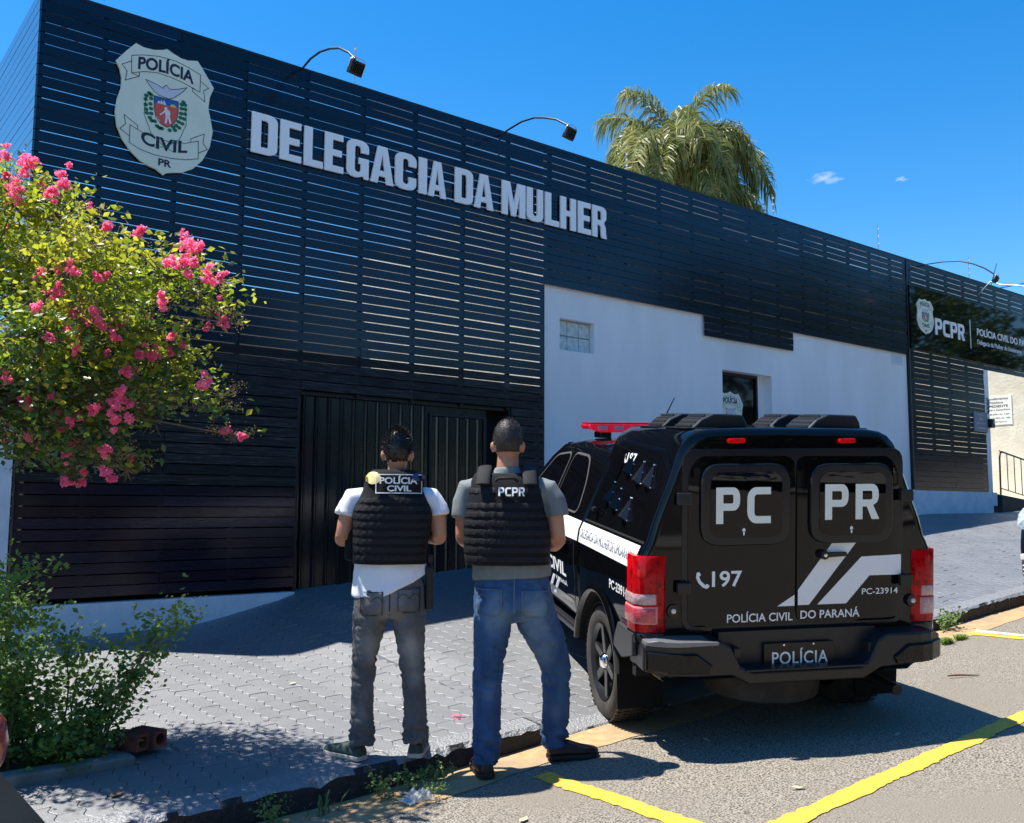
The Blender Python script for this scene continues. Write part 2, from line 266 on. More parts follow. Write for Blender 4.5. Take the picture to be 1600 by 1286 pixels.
ARMS=[[[4.2,8.95,4.605],[4.2,8.728,4.648],[4.2,8.51,4.64],[4.2,8.298,4.591],[4.2,8.091,4.516],[4.2,7.89,4.391],[4.2,7.758,4.276]],[[6.87,8.942,4.555],[6.87,8.763,4.588],[6.87,8.514,4.604],[6.87,8.274,4.573],[6.87,8.075,4.507],[6.87,7.871,4.417],[6.87,7.673,4.284]],[[17.2,8.943,4.645],[17.2,8.606,4.627],[17.2,8.304,4.577],[17.2,8.07,4.481],[17.2,7.866,4.357],[17.2,7.701,4.218]],[[19.2,8.666,4.563],[19.2,8.457,4.459],[19.2,8.151,4.39],[19.2,7.855,4.297]]]
LAMPS=[[4.2,7.872,4.28],[6.87,7.75,4.226],[17.2,7.692,4.169]]
# ---------------------------------------------------------------- materials
m_asph = M('asphalt', (.32,.285,.235), .85, col2=(.07,.062,.05), nscale=95, lo=.44, hi=.60, detail=8, bump=1, bscale=90, col3=(.21,.185,.15), s3=.8, bdist=.012, spec=.3)
m_gut = M('gutter_concrete', (.50,.34,.18), .9, col2=(.36,.24,.12), nscale=14, bump=.5, bscale=150, col3=(.30,.23,.15), s3=3, spec=.2)
m_walk = M('painted_paver', (.065,.070,.080), .56, spec=1, ior=2.0, col2=(.052,.057,.066), nscale=7, bump=.35, bscale=140, col3=(.09,.094,.10), s3=1.6, rand=.13)
m_joint = M('paver_joint', (.06,.06,.065), .9)
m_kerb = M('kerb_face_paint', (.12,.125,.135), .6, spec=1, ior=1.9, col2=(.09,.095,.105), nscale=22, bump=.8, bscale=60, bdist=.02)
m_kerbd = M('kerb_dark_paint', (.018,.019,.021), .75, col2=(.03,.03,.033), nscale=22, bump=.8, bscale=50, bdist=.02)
m_yel = M('yellow_road_paint', (.70,.41,.025), .7, col2=(.33,.24,.12), nscale=70, lo=.50, hi=.64, col3=(.60,.37,.05), s3=5, bump=.5, bscale=170)
m_white = M('white_road_paint', (.7,.7,.68), .7, col2=(.5,.5,.48), nscale=60, bump=.5, bscale=170)
m_wall = M('white_wall_paint', (.80,.81,.82), .75, col2=(.75,.76,.775), nscale=2.2, col3=(.70,.71,.71), s3=.9, stretch=(1.4,1.4,.5), bump=.25, bscale=70, spec=.3)
m_base = M('white_base_paint', (.70,.72,.75), .75, col2=(.56,.60,.66), nscale=5, bump=.45, bscale=40, spec=.3)
m_cream = M('cream_stucco', (.72,.68,.56), .85, col2=(.62,.58,.46), nscale=3, bump=.5, bscale=22, bdist=.015)
m_tan = M('tan_stucco', (.45,.36,.26), .85, col2=(.38,.30,.22), nscale=2, bump=.4, bscale=30)
m_slat = M('black_slat_paint', (.0015,.005,.017), .12, col2=(.003,.007,.022), nscale=6, stretch=(1.5,1.5,26), bump=.10, bscale=5, rand=.45, rough2=.20, spec=.5, bdist=.003)
m_slatw = M('grey_streak_slat_paint', (.008,.008,.009), .38, col2=(.085,.083,.08), nscale=3, stretch=(1.6,1.6,30), bump=.5, bscale=6, rand=.55, rough2=.5, spec=.3, bdist=.006, lo=.5, hi=.85)  # black streaked with grey, for the lower rows beside the gate
m_gate = M('gate_black_enamel', (.006,.009,.010), .2, col2=(.016,.018,.018), nscale=5, stretch=(6,6,.6), bump=.08, bscale=4, spec=.6)
m_blackm = M('black_metal', (.01,.01,.011), .4, metal=0, spec=.5)
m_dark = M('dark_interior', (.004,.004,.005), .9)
m_letter = M('letter_face', (.84,.86,.88), .45)
m_badge = M('badge_plate', (.72,.75,.62), .4, col2=(.67,.71,.58), nscale=5)
m_navy = M('badge_ink', (.012,.02,.05), .6)
m_grey = M('zinc_steel', (.45,.46,.47), .4, metal=.8)
m_print = M('white_print', (.78,.78,.78), .55)
# ---------------------------------------------------------------- ground
def sheet(name, xs, ys, fn, mat, kind='structure', parent=None, smooth=180):
    v = [(x, y, fn(x, y)) for y in ys for x in xs]; nx = len(xs)
    f = [(j*nx+i, j*nx+i+1, (j+1)*nx+i+1, (j+1)*nx+i) for j in range(len(ys)-1) for i in range(nx-1)]
    return obj(name, mesh(name, v, f, mat, smooth), parent, kind=kind)
fr = lambda a, b, s: [a+(b-a)*i/max(1, round((b-a)/s)) for i in range(max(1, round((b-a)/s))+1)]
sheet('ground', [-900,-60,-12,2.6,10.3,20,60,900], [-900,-60,-12,9.4,14,60,900], lambda x, y: (lerp(x, ZR) if abs(x) < 100 else (1.5 if x > 0 else -2.2))-.32, M('dry_earth', (.2,.15,.1), .95, col2=(.13,.11,.06), nscale=.6))
sheet('road', fr(-30, 60, .5), [-5.2,-3,-1,1,2,3,3.6,4.0,4.22,4.56], lambda x, y: zroad(x, y), m_asph)
sheet('far_pavement', fr(-30, 60, 2), [-9,-5.2], lambda x, y: zroad(x, -5.2)+.14, M('concrete_walk', (.34,.32,.3), .9))
# gutter strip: an uneven sandy concrete band along the kerb, 4 mm above the asphalt
gx = fr(-6, 24, .06); v = []; f = []
rg = random.Random(3); off = 0
for i, x in enumerate(gx):
    off = off*.9+rg.uniform(-.012, .012)
    y0 = 4.235+off+.03*sin(x*2.1)
    v += [(x, y0, zroad(x, y0)+.004), (x, YK+.01, zroad(x, YK)+.008)]
f = [(2*i, 2*i+2, 2*i+3, 2*i+1) for i in range(len(gx)-1)]
obj('gutter', mesh('gutter', v, f, m_gut, 180), kind='structure')
def ragged(name, x0, x1, y0, y1, mat, along='x', label=None):
    r = random.Random(hash(name) % 99 if False else len(name)*7+int(x0*10)); v = []; st = .035
    n = int(((x1-x0) if along == 'x' else (y1-y0))/st)
    for i in range(n+1):
        a = r.gauss(0, .005)+.005*sin(i*.37); b = r.gauss(0, .005)+.005*sin(i*.31+1)
        if along == 'x':
            x = x0+(x1-x0)*i/n; P = [(x, y0+a), (x, y1+b)]
        else:
            y = y0+(y1-y0)*i/n; P = [(x0+a, y), (x1+b, y)]
        v += [(p[0], p[1], zroad(*p)+.005) for p in P]
    return obj(name, mesh(name, v, [(2*i, 2*i+2, 2*i+3, 2*i+1) for i in range(n)], mat), kind='structure')
ragged('parking_line', 3.42, 3.54, 2.80, 4.13, m_yel, 'y')
ragged('parking_line', 1.5, 24, 2.675, 2.795, m_yel, 'x')
ragged('parking_line', 8.66, 8.78, 2.8, 4.34, m_yel, 'y')
ragged('parking_line', 8.80, 8.90, 2.8, 4.34, m_white, 'y')
# pavement bed, kerb and pavers
xs = sorted(set(fr(-12, 30, .5)+[3.85,3.86,3.98,7.9,8.2,3.25,3.62,4.15,4.3]))
sheet('pavement', xs, [4.70,5.2,5.8,6.5,7.2,8,9.5], lambda x, y: zwalk(x, y)-.014, m_joint)
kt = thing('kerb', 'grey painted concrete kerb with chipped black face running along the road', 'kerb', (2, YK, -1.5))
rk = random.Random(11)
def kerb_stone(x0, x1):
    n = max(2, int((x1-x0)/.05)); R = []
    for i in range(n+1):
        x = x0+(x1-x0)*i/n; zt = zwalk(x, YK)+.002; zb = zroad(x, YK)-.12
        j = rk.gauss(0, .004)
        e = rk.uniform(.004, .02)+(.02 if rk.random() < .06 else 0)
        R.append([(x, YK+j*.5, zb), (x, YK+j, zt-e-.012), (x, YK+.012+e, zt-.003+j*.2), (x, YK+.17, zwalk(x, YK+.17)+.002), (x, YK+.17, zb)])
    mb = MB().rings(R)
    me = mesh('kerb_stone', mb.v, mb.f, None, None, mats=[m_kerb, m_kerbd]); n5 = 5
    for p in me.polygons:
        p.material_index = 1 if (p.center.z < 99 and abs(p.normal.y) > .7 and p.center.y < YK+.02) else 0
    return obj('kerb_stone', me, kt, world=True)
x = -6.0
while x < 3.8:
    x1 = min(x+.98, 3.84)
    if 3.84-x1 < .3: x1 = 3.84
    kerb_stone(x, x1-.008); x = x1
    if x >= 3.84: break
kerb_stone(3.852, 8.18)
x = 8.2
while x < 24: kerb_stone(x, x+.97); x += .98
# interlocking pavers, wavy sides
AM = .011; PW, PL = .128, .24
def wave(y):
    t = (y/(PL/2)) % 1
    return AM*(1 if .08 < t < .42 else -1 if .58 < t < .92 else (t-.5)/-.08*1 if .42 <= t <= .58 else (t/.08 if t <= .08 else (t-1)/.08))
def paver_poly(i, y0):
    ks = [0,.04,.21,.29,.46,.54,.71,.79,.96,1]
    L = [(i*PW+wave(y0+PL*k)+.0022, y0+PL*k) for k in ks]; Rr = [((i+1)*PW+wave(y0+PL*k)-.0022, y0+PL*k) for k in ks]
    L[0] = (L[0][0], y0+.0022); L[-1] = (L[-1][0], y0+PL-.0022); Rr[0] = (Rr[0][0], y0+.0022); Rr[-1] = (Rr[-1][0], y0+PL-.0022)
    return L, Rr
pav = thing('paver_field', 'grey painted interlocking concrete pavers covering the pavement', 'paving', (2.8, 6, -1.3))
rp = random.Random(2); stuff = MB(); near = []
for i in range(int(-3/PW), int(21/PW)):
    y0 = 4.72-PL*.5*(i % 2)
    while y0 < 8.93:
        cxp, cyp = (i+.5)*PW, y0+PL/2
        L, Rr = paver_poly(i, y0)
        if y0 < 4.7: L = [(a, max(b, 4.724)) for a, b in L]; Rr = [(a, max(b, 4.724)) for a, b in Rr]
        dz = rp.gauss(0, .0012); tx, ty = rp.gauss(0, .006), rp.gauss(0, .006)
        P = L+Rr[::-1]
        top = [(a, b, zwalk(a, b)+dz+(a-cxp)*tx+(b-cyp)*ty) for a, b in P]; n = len(P)
        ins = [(a+(cxp-a)*.035, b+(cyp-b)*.02, c) for a, b, c in top]; top = [(a, b, c-.0016) for a, b, c in top]
        bot = [(a, b, c-.02) for a, b, c in top]
        V = ins+top+bot; nl = len(L)
        Fs = [(k, k+1, n-2-k, n-1-k) for k in range(nl-1)]
        Fs = [(a, d, c, b) for a, b, c, d in Fs] if False else [(n-1-k, n-2-k, k+1, k) for k in range(nl-1)]
        for o_ in (0, n): Fs += [(o_+k, o_+(k+1) % n, o_+n+(k+1) % n, o_+n+k) for k in range(n)]
        d = (cxp*cxp+cyp*cyp)**.5; az = math.degrees(math.atan2(cxp, cyp))
        vis = 18 < az < 52
        near.append((d if vis else d+50, V, Fs)); y0 += PL
near.sort(key=lambda t: t[0])
for k, (d, V, Fs) in enumerate(near):
    if k < 295: obj('paver', mesh('paver', V, Fs, m_walk), pav, world=True)
    else: stuff.add(V, Fs)
stuff.obj('paver_mass', m_walk, pav, world=True, kind='stuff')
# ---------------------------------------------------------------- facade: slat screens
YF = 8.944; PITCHS = .1005; ZT = 4.60
BATT = [1.70]+[2.24+.683*k for k in range(31)]
unit = MB().box(0, 1, -.018, 0, -.045, .045).mesh('slat', m_slat)
unitw = MB().box(0, 1, -.018, 0, -.045, .045).mesh('slat_streaked', m_slatw)
rs = random.Random(4); HS = [1.0]
def slat(par, x0, x1, z, streaked=False, h=1.005, name='slat', y=YF):
    o = bpy.data.objects.new(name, unitw if streaked else unit); COL.objects.link(o); o.parent = par
    o.location = Vector((x0, y+rs.uniform(-.004, .004), z+rs.uniform(-.0018, .0018)))-par.location
    o.scale = (x1-x0, 1, h*HS[0]); o.rotation_euler = (0, rs.uniform(-.0016, .0016), 0)
    return o
def row(par, x0, x1, z, streaked=False, minb=2, maxb=4):
    cuts = [b for b in BATT if x0+.3 < b < x1-.3]; x = x0; i = 0
    while True:
        nxt = [b for b in cuts if b > x+.3]
        if len(nxt) < minb: slat(par, x, x1, z, streaked, h=1.005+rs.uniform(-.012, .012)); return
        b = nxt[min(len(nxt)-1, rs.randint(minb, maxb)-1)]
        if x1-b < .7: slat(par, x, x1, z, streaked, h=1.005); return
        slat(par, x, b-.002, z, streaked, h=1.005+rs.uniform(-.014, .014)); x = b+.002
def zrow(i): return ZT-.045-PITCHS*i
tl = thing('slat_screen', 'tall black horizontal slat screen around the corrugated gate and behind the large sign letters', 'slat screen', (1.66, YF, -1.1), 'black slat screens on the facade')
for i in range(54):
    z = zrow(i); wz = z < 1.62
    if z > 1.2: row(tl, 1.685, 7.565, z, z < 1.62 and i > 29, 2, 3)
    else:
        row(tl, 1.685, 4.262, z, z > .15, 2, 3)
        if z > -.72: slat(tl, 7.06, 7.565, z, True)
tr_ = thing('slat_screen', 'black horizontal slat band with stepped lower edge above the plain white wall', 'slat screen', (7.6, YF, 2.5), 'black slat screens on the facade')
for i in range(18): row(tr_, 7.575, 16.40, zrow(i), False, 3, 5)
for i in range(18, 21): slat(tr_, 10.67, 12.83, zrow(i))
ts = thing('slat_screen', 'black slat column with bright gaps under the gloss black name board', 'slat screen', (16.4, YF, 0), 'black slat screens on the facade')
for i in range(5): row(ts, 16.42, 24, zrow(i), False, 4, 6)
for i in range(5, 15):
    slat(ts, 16.42, 24, zrow(i), y=YF+.01)
for i in range(15, 18): row(ts, 16.42, 24, zrow(i), False, 4, 6)
HS[0] = 1.055
for i in range(18, 43): row(ts, 16.42, 19.27, zrow(i), False, 2, 3)
HS[0] = 1.0
def batts(par, x0, x1, zf, z1=4.58):
    for b in BATT:
        if x0 <= b <= x1: MB().box(b-.022, b+.022, YF+.004, YF+.05, zf(b), z1).obj('batten', m_blackm, par, world=True)
batts(tl, 1.68, 7.6, lambda b: -.82 if b < 4.27 else 1.16)
batts(tr_, 7.7, 16.4, lambda b: 2.82 if not 10.7 < b < 12.8 else 2.53)
batts(ts, 16.42, 24, lambda b: .34 if b < 19.3 else 2.84)
for par, a, b in ((tl, 1.66, 7.57), (tr_, 7.575, 16.41), (ts, 16.415, 24)):
    MB().box(a, b, YF-.02, YF+.06, ZT+.003, ZT+.03).obj('top_cap', m_blackm, par, world=True)
MB().box(16.375, 16.412, YF-.03, YF+.05, .33, 4.6).obj('edge_trim', m_blackm, ts, world=True)
MB().box(7.572, 7.60, YF+.002, YF+.06, -.75, 2.80).obj('edge_trim', m_blackm, tl, world=True)
MB().box(16.46, 19.26, YF+.055, YF+.075, .33, 1.0).obj('backing_board', m_dark, ts, world=True)
MB().box(7.62, 16.38, YF+.012, YF+.026, 2.83, 3.55).obj('backing_board', m_dark, tr_, world=True) if False else None
# left end face
te = thing('slat_screen', 'narrow slat end face turning the left corner of the facade, reflecting the sky', 'slat screen', (1.66, 9, -1), 'black slat screens on the facade')
ue = MB().box(-.018, 0, 0, 3.4, -.0468, .0468).mesh('slat_side', M('slat_side_paint', (.02,.022,.028), .16, col2=(.03,.032,.04), nscale=4, bump=.1, bscale=5, stretch=(1,1,20), spec=.9, coat=.7))
for i in range(54):
    o = bpy.data.objects.new('slat', ue); COL.objects.link(o); o.parent = te
    o.location = Vector((1.682, YF-.016, zrow(i)+rs.uniform(-.002, .002)))-te.location; o.rotation_euler = (rs.uniform(-.001, .001), 0, 0)
for y in (9.0, 9.9, 11, 12.3): MB().box(1.684, 1.73, y, y+.05, -.8, 4.58).obj('batten', m_blackm, te, world=True)
# ---------------------------------------------------------------- the building behind
b = thing('police_station_building', 'low police station building with white stucco front, doorway and glass block window', 'building', (7.6, 9.0, -.7))
YW = YF+.03
def wallpoly(name, poly, y0, y1, mat): return MB().prism(poly, y0, y1, 'y').obj(name, mat, b, world=True)
# front white wall in pieces round the openings (window 7.88-8.49 x 2.0-2.405, door 11.10-12.30 x up to 2.04)
wl = MB()
wl.box(7.602, 7.88, YW, YW+.22, -1.0, 4.05); wl.box(7.88, 8.49, YW, YW+.22, 2.41, 4.05); wl.box(7.88, 8.49, YW, YW+.22, -1.0, 2.0)
wl.box(8.49, 11.10, YW, YW+.22, -1.0, 4.05); wl.box(11.10, 12.30, YW, YW+.22, 2.045, 4.05); wl.box(12.30, 16.372, YW, YW+.22, -1.0, 4.05)
wl.box(11.10, 12.30, YW, YW+.5, -1.0, -.42)
wl.obj('front_wall', m_wall, b, world=True)
MB().box(7.602, 7.82, YW+.222, 14.5, -1.0, 4.05).obj('side_wall', m_cream, b, world=True)
MB().box(7.602, 16.37, YW+.0, 14.5, 4.052, 4.10).obj('roof', M('roof_slab', (.3,.3,.3), .8), b, world=True)
# added dark slab and sheets that keep light out of the carport, a pale back wall behind the screen
MB().box(1.72, 7.60, 9.0, 9.9, 1.30, 1.42).obj('light_stop_slab', m_dark, b, world=True)  # unseen slab, brought up to the screen to block a stray sun streak
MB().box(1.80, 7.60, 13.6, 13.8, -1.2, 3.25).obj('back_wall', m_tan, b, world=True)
MB().box(1.80, 7.05, 9.14, 9.2, -1.1, 1.33).obj('gap_shade_sheet', m_dark, b, world=True)  # near-black sheet standing in for the shade behind gate and slat gaps
MB().box(7.05, 7.60, 9.14, 9.2, -1.1, 1.33).obj('gap_shade_sheet', m_dark, b, world=True)
# glass blocks
gl = M('glass_block', (.42,.50,.50), .12, col2=(.62,.70,.70), nscale=14, bump=.9, bscale=16, spec=.8, bdist=.03)
win = obj('window', MB().box(7.881, 8.489, YW+.13, YW+.16, 2.001, 2.409).mesh('window', M('mortar', (.5,.52,.52), .8)), b, world=True)
for ix in range(3):
    for iz in range(2):
        o = MB().box(7.888+ix*.2, 8.08+ix*.2, YW+.085, YW+.128, 2.008+iz*.2, 2.2+iz*.2).obj('glass_block', gl, win, bevel=.012, seg=2); o.location = -b.location-win.location
# doorway: recessed dark glass door
MB().box(11.10, 12.13, YW+.17, YW+.21, -.42, 2.045).obj('door_glass', M('dark_glass', (.003,.003,.004), .04, spec=.25), b, world=True)
MB().box(12.132, 12.30, YW+.16, YW+.2, -.42, 2.045).obj('door_reveal', m_wall, b, world=True)
fr_ = MB(); fr_.box(11.102, 11.14, YW+.14, YW+.168, -.42, 2.043); fr_.box(12.09, 12.13, YW+.14, YW+.158, -.42, 2.043); fr_.box(11.142, 12.088, YW+.14, YW+.168, 2.0, 2.043)
fr_.obj('door_frame', m_blackm, b, world=True)
# white base below the left slats and under the right column
pb = [(1.70,-1.6),(4.262,-1.6),(4.262,-.868),(1.70,-.868)]
wallpoly('base_wall', pb, YF-.05, YF+.1, m_base)
MB().box(16.37, 19.36, YF-.06, YF+.16, -.6, .318).obj('base_wall', m_base, b, world=True)
MB().box(19.28, 19.47, YF-.01, YF+.2, .32, 2.83).obj('corner_post', m_wall, b, world=True)
MB().box(19.36, 19.62, YF-.02, YF+.2, .05, .318).obj('post_foot', m_base, b, world=True)
# recessed entrance: cream side wall, dark soffit, black plinth and ramp
MB().box(22.3, 22.5, 8.6, 14, -.6, 4.0).obj('entrance_wall', m_cream, b, world=True)
MB().box(19.5, 22.29, 13.8, 14, -.6, 4.0).obj('entrance_wall', m_cream, b, world=True)
MB().prism([(19.65,-.5),(24,-.5),(24,.05),(21.4,.12),(19.65,.27)], YF-.1, YF+1.6).obj('ramp_plinth', M('black_plinth', (.012,.013,.018), .6), b, world=True)
MB().prism([(19.62,.274),(21.4,.124),(24,.054),(24,.08),(21.4,.15),(19.62,.30)], YF+.02, YF+4.6).obj('ramp_floor', M('ramp_concrete', (.55,.48,.36), .85), b, world=True)
# the low white wall of the neighbouring plot at the far left
nw = thing('boundary_wall', 'pale low plastered wall beside the left end of the slat screen', 'wall', (0, 9, -1.2))
MB().box(-9, 1.655, YF-.01, YF+.16, -2.2, 1.15).obj('wall_body', m_base, nw, world=True)
# neighbour building left, seen as reflections on the end face
nb = thing('neighbour_house', 'sandy plastered house wall beyond the left end of the facade', 'house', (-7, 13, -1.2))
MB().box(-14, -5, 10, 22, -1.8, 3.6).obj('wall', m_tan, nb, world=True)
MB().prism([(-14.3,3.6),(-9.5,5.0),(-4.7,3.6)], 9.7, 22.3).obj('roof', M('clay_tile', (.35,.13,.07), .8, col2=(.25,.1,.06), nscale=5), nb, world=True)
# gate: ribbed steel sheet with a wicket door
gt = thing('corrugated_gate', 'black ribbed steel driveway gate with a wicket door, set into the slat screen', 'gate', (5.6, YF+.1, -.86))
def ribbed(x0, x1, z0, z1, y, p=.1455, d=.028):
    v = []; x = x0; n = round((x1-x0)/p); q = (x1-x0)/n
    for k in range(n):
        for t, dd in ((0,0),(.30,0),(.42,-d),(.50,-d),(.54,-d*.6),(.58,-d),(.66,-d),(.78,0)): v.append((x0+(k+t)*q, y+dd))
    v.append((x1, y)); V = [(a, b_, z0) for a, b_ in v]+[(a, b_, z1) for a, b_ in v]; n = len(v)
    return V, [(i, i+1, n+i+1, n+i) for i in range(n-1)]
def zg(x): return zwalk(x, YF)+.02
V, Fc = ribbed(4.30, 5.93, -.85, 1.14, YF+.09); obj('gate_sheet', mesh('gate_sheet', V, Fc, m_gate), gt, world=True)
V, Fc = ribbed(5.975, 6.70, -.75, 1.02, YF+.085); wd = obj('wicket_door', mesh('wicket_door', V, Fc, m_gate), gt, world=True)
MB().box(5.93, 6.75, YF+.07, YF+.10, 1.03, 1.06).box(5.935, 5.970, YF+.07, YF+.10, -.8, 1.028).box(6.705, 6.75, YF+.07, YF+.10, -.76, 1.028).obj('door_frame', m_blackm, gt, world=True)
MB().box(4.27, 7.05, YF+.04, YF+.11, 1.145, 1.185).box(4.268, 4.298, YF+.02, YF+.11, -.86, 1.143).obj('gate_frame', m_blackm, gt, world=True)
MB().box(5.93, 6.75, YF+.085, YF+.1, 1.062, 1.143).obj('transom', m_gate, gt, world=True)
MB().box(7.03, 7.058, YF+.0, YF+.12, -.75, 1.183).obj('gate_frame', m_blackm, gt, world=True)
MB().box(6.62, 6.66, YF+.03, YF+.06, .0, .12).obj('handle', m_grey, gt, world=True)
# ---------------------------------------------------------------- signs on the facade
sg = thing('sign_lettering', 'pale raised capital letters DELEGACIA DA MULHER fixed across the upper slats', 'sign letters', (6.1, YF-.06, 3.56))
words = 'DELEGACIA DA MULHER'
# letter left edges measured along the wall; widths in metres
LX = [(3.655,3.93),(3.965,4.205),(4.24,4.455),(4.48,4.725),(4.755,5.02),(5.045,5.345),(5.36,5.635),(5.675,5.775),(5.80,6.085),None,(6.175,6.425),(6.45,6.765),None,(6.875,7.245),(7.28,7.545),(7.585,7.80),(7.83,8.11),(8.145,8.365),(8.395,8.64)]
LX = [(3.655,3.935),(3.965,4.205),(4.235,4.455),(4.475,4.70),(4.74,5.01),(5.035,5.33),(5.35,5.63),(5.665,5.775),(5.795,6.045),None,(6.17,6.43),(6.45,6.74),None,(6.87,7.24),(7.265,7.53),(7.565,7.80),(7.825,8.095),(8.13,8.36),(8.385,8.64)]
m_lside = M('letter_side', (.50,.52,.56), .5)
for ch, xr in zip(words, LX):
    if not xr: continue
    g = heavy_geo(ch)
    v, f = g; x0, x1 = xr
    V = [(x0+(x1-x0)*a, YF-.055, 3.565+.425*b_) for a, b_, c in v]
    bm = bmesh.new(); vs = [bm.verts.new(q) for q in V]
    for t in f:
        try: bm.faces.new([vs[i] for i in t])
        except ValueError: pass
    bmesh.ops.remove_doubles(bm, verts=bm.verts, dist=.0002)
    bmesh.ops.recalc_face_normals(bm, faces=bm.faces)
    r_ = bmesh.ops.extrude_face_region(bm, geom=list(bm.faces))
    bmesh.ops.translate(bm, vec=(0, .022, 0), verts=[q for q in r_['geom'] if isinstance(q, bmesh.types.BMVert)])
    bmesh.ops.recalc_face_normals(bm, faces=bm.faces)
    me = bpy.data.meshes.new('letter'); bm.to_mesh(me); bm.free(); me.materials.append(m_letter)
    obj('letter', me, sg, world=True)
pins = MB()
for xr in LX:
    if xr: pins.box((xr[0]+xr[1])/2-.008, (xr[0]+xr[1])/2+.008, YF-.034, YF-.02, 3.62, 3.90)
pins.obj('fixing', m_blackm, sg, world=True, kind='stuff')
def stroke(pts, wd=.004, closed=False):
    v = []; f = []; n = len(pts)
    for i in range(n-1+(1 if closed else 0)):
        a = Vector(pts[i]); c = Vector(pts[(i+1) % n]); d = (c-a)
        if d.length < 1e-6: continue
        d.normalize(); p = Vector((-d.y, d.x))*wd/2; a2 = a-d*wd*.3; c2 = c+d*wd*.3
        k = len(v); v += [(*(a2+p), 0), (*(a2-p), 0), (*(c2-p), 0), (*(c2+p), 0)]; f.append((k, k+1, k+2, k+3))
    return v, f
def make_badge(par, fn, thick=.02, s=1, plate='plate', detail=True):
    # fn maps (u, v, d) to the surface; d = how far proud
    n = len(BADGE_OUT)
    v = [fn(u, w_, 0) for u, w_ in BADGE_OUT]+[fn(u, w_, thick) for u, w_ in BADGE_OUT]
    gshape = shape_geo([BADGE_OUT]); k = len(v)
    v += [fn(a, b_, thick) for a, b_, c in gshape[0]]
    f = [tuple(i+k for i in t) for t in gshape[1]]+[(i, (i+1) % n, n+(i+1) % n, n+i) for i in range(n)]
    pl = fixn(obj(plate, mesh(plate, v, f, m_badge), par, world=True))
    def lay(name, geo, mat, d):
        vv, ff = geo; o = fixn(obj(name, mesh(name, [fn(q[0], q[1], thick+d) for q in vv], ff, mat), par, world=True)); return o
    V = []; Fc = []
    for l in BADGE_LINES+[BADGE_SHIELD+[BADGE_SHIELD[0]]]+([BADGE_EAGLE+[BADGE_EAGLE[0]]] if detail else []):
        a, c = stroke(l, .006); k = len(V); V += a; Fc += [tuple(i+k for i in t) for t in c]
    lay('ribbon_outline', (V, Fc), m_navy, .0025*s)['kind'] = 'stuff'
    lay('shield_field', shape_geo([BADGE_SHIELD]), M('badge_red', (.62,.10,.07), .5), .0012*s)
    lay('shield_sky', shape_geo([BADGE_BLUE]), M('badge_blue', (.02,.11,.36), .5), .0018*s)
    V = []; Fc = []
    for l in BADGE_MTN+BADGE_MAN:
        a, c = shape_geo([l]); k = len(V); V += a; Fc += [tuple(i+k for i in t) for t in c]
    lay('sower_figure', (V, Fc), M('badge_white', (.7,.72,.72), .5), .0024*s)
    lay('rising_sun', shape_geo([BADGE_SUN]), M('badge_yellow', (.75,.6,.1), .5), .0024*s)
    lay('eagle', shape_geo([BADGE_EAGLE]), M('badge_silver', (.55,.58,.66), .5), .0012*s)
    V = []; Fc = []
    for (u, w_) in BADGE_LEAVES:
        k = len(V); V += [(u+.022*cos(a)+.0*w_, w_+.019*sin(a), 0) for a in [2*pi*i/8 for i in range(8)]]; Fc.append(tuple(range(k, k+8)))
    a, c = stroke(BADGE_LEAVES[0:1]+[(-.19,.05),(-.20,-.10),(-.13,-.27),(-.02,-.36),(.09,-.41)], .006); k = len(V); V += a; Fc += [tuple(i+k for i in t) for t in c]
    a, c = stroke([(.19,.05),(.20,-.1),(.14,-.27),(.02,-.37),(-.08,-.40)], .006); k = len(V); V += a; Fc += [tuple(i+k for i in t) for t in c]
    lay('laurel', (V, Fc), M('badge_green', (.01,.16,.08), .5), .0028*s)
    T = BADGE_TXT
    for body, (a, c) in (('POLÍCIA', (T['POL'][0], T['POL'][1])), ('CIVIL', T['CIV'][:2]), ('PR', T['PR'][:2])):
        vv, ff = text_geo(body, .03)
        if body == 'POLÍCIA':
            u0, u1 = a[0], c[0]; q = [(u0+(u1-u0)*x_, T['POL'][2][1]+.0+y_*(.155)+.035*(1-((x_-.5)*2)**2), 0) for x_, y_, z_ in vv]
        elif body == 'CIVIL':
            u0, u1 = a[0], c[0]; q = [(u0+(u1-u0)*x_, c[1]+.035+y_*.125-.03*(1-((x_-.5)*2)**2), 0) for x_, y_, z_ in vv]
        else:
            u0, u1 = a[0], c[0]; q = [(u0+(u1-u0)*x_, c[1]+.006+y_*.07, 0) for x_, y_, z_ in vv]
        lay('lettering', (q, ff), m_navy, .0026*s)
bd = thing('badge_sign', 'large pale green shield badge with POLÍCIA CIVIL ribbons high on the slats', 'badge sign', (2.79, YF-.05, 3.15), 'police badge shields')
make_badge(bd, lambda u, w_, d: (2.79+u, YF-.035-d, 3.77+w_), .025)
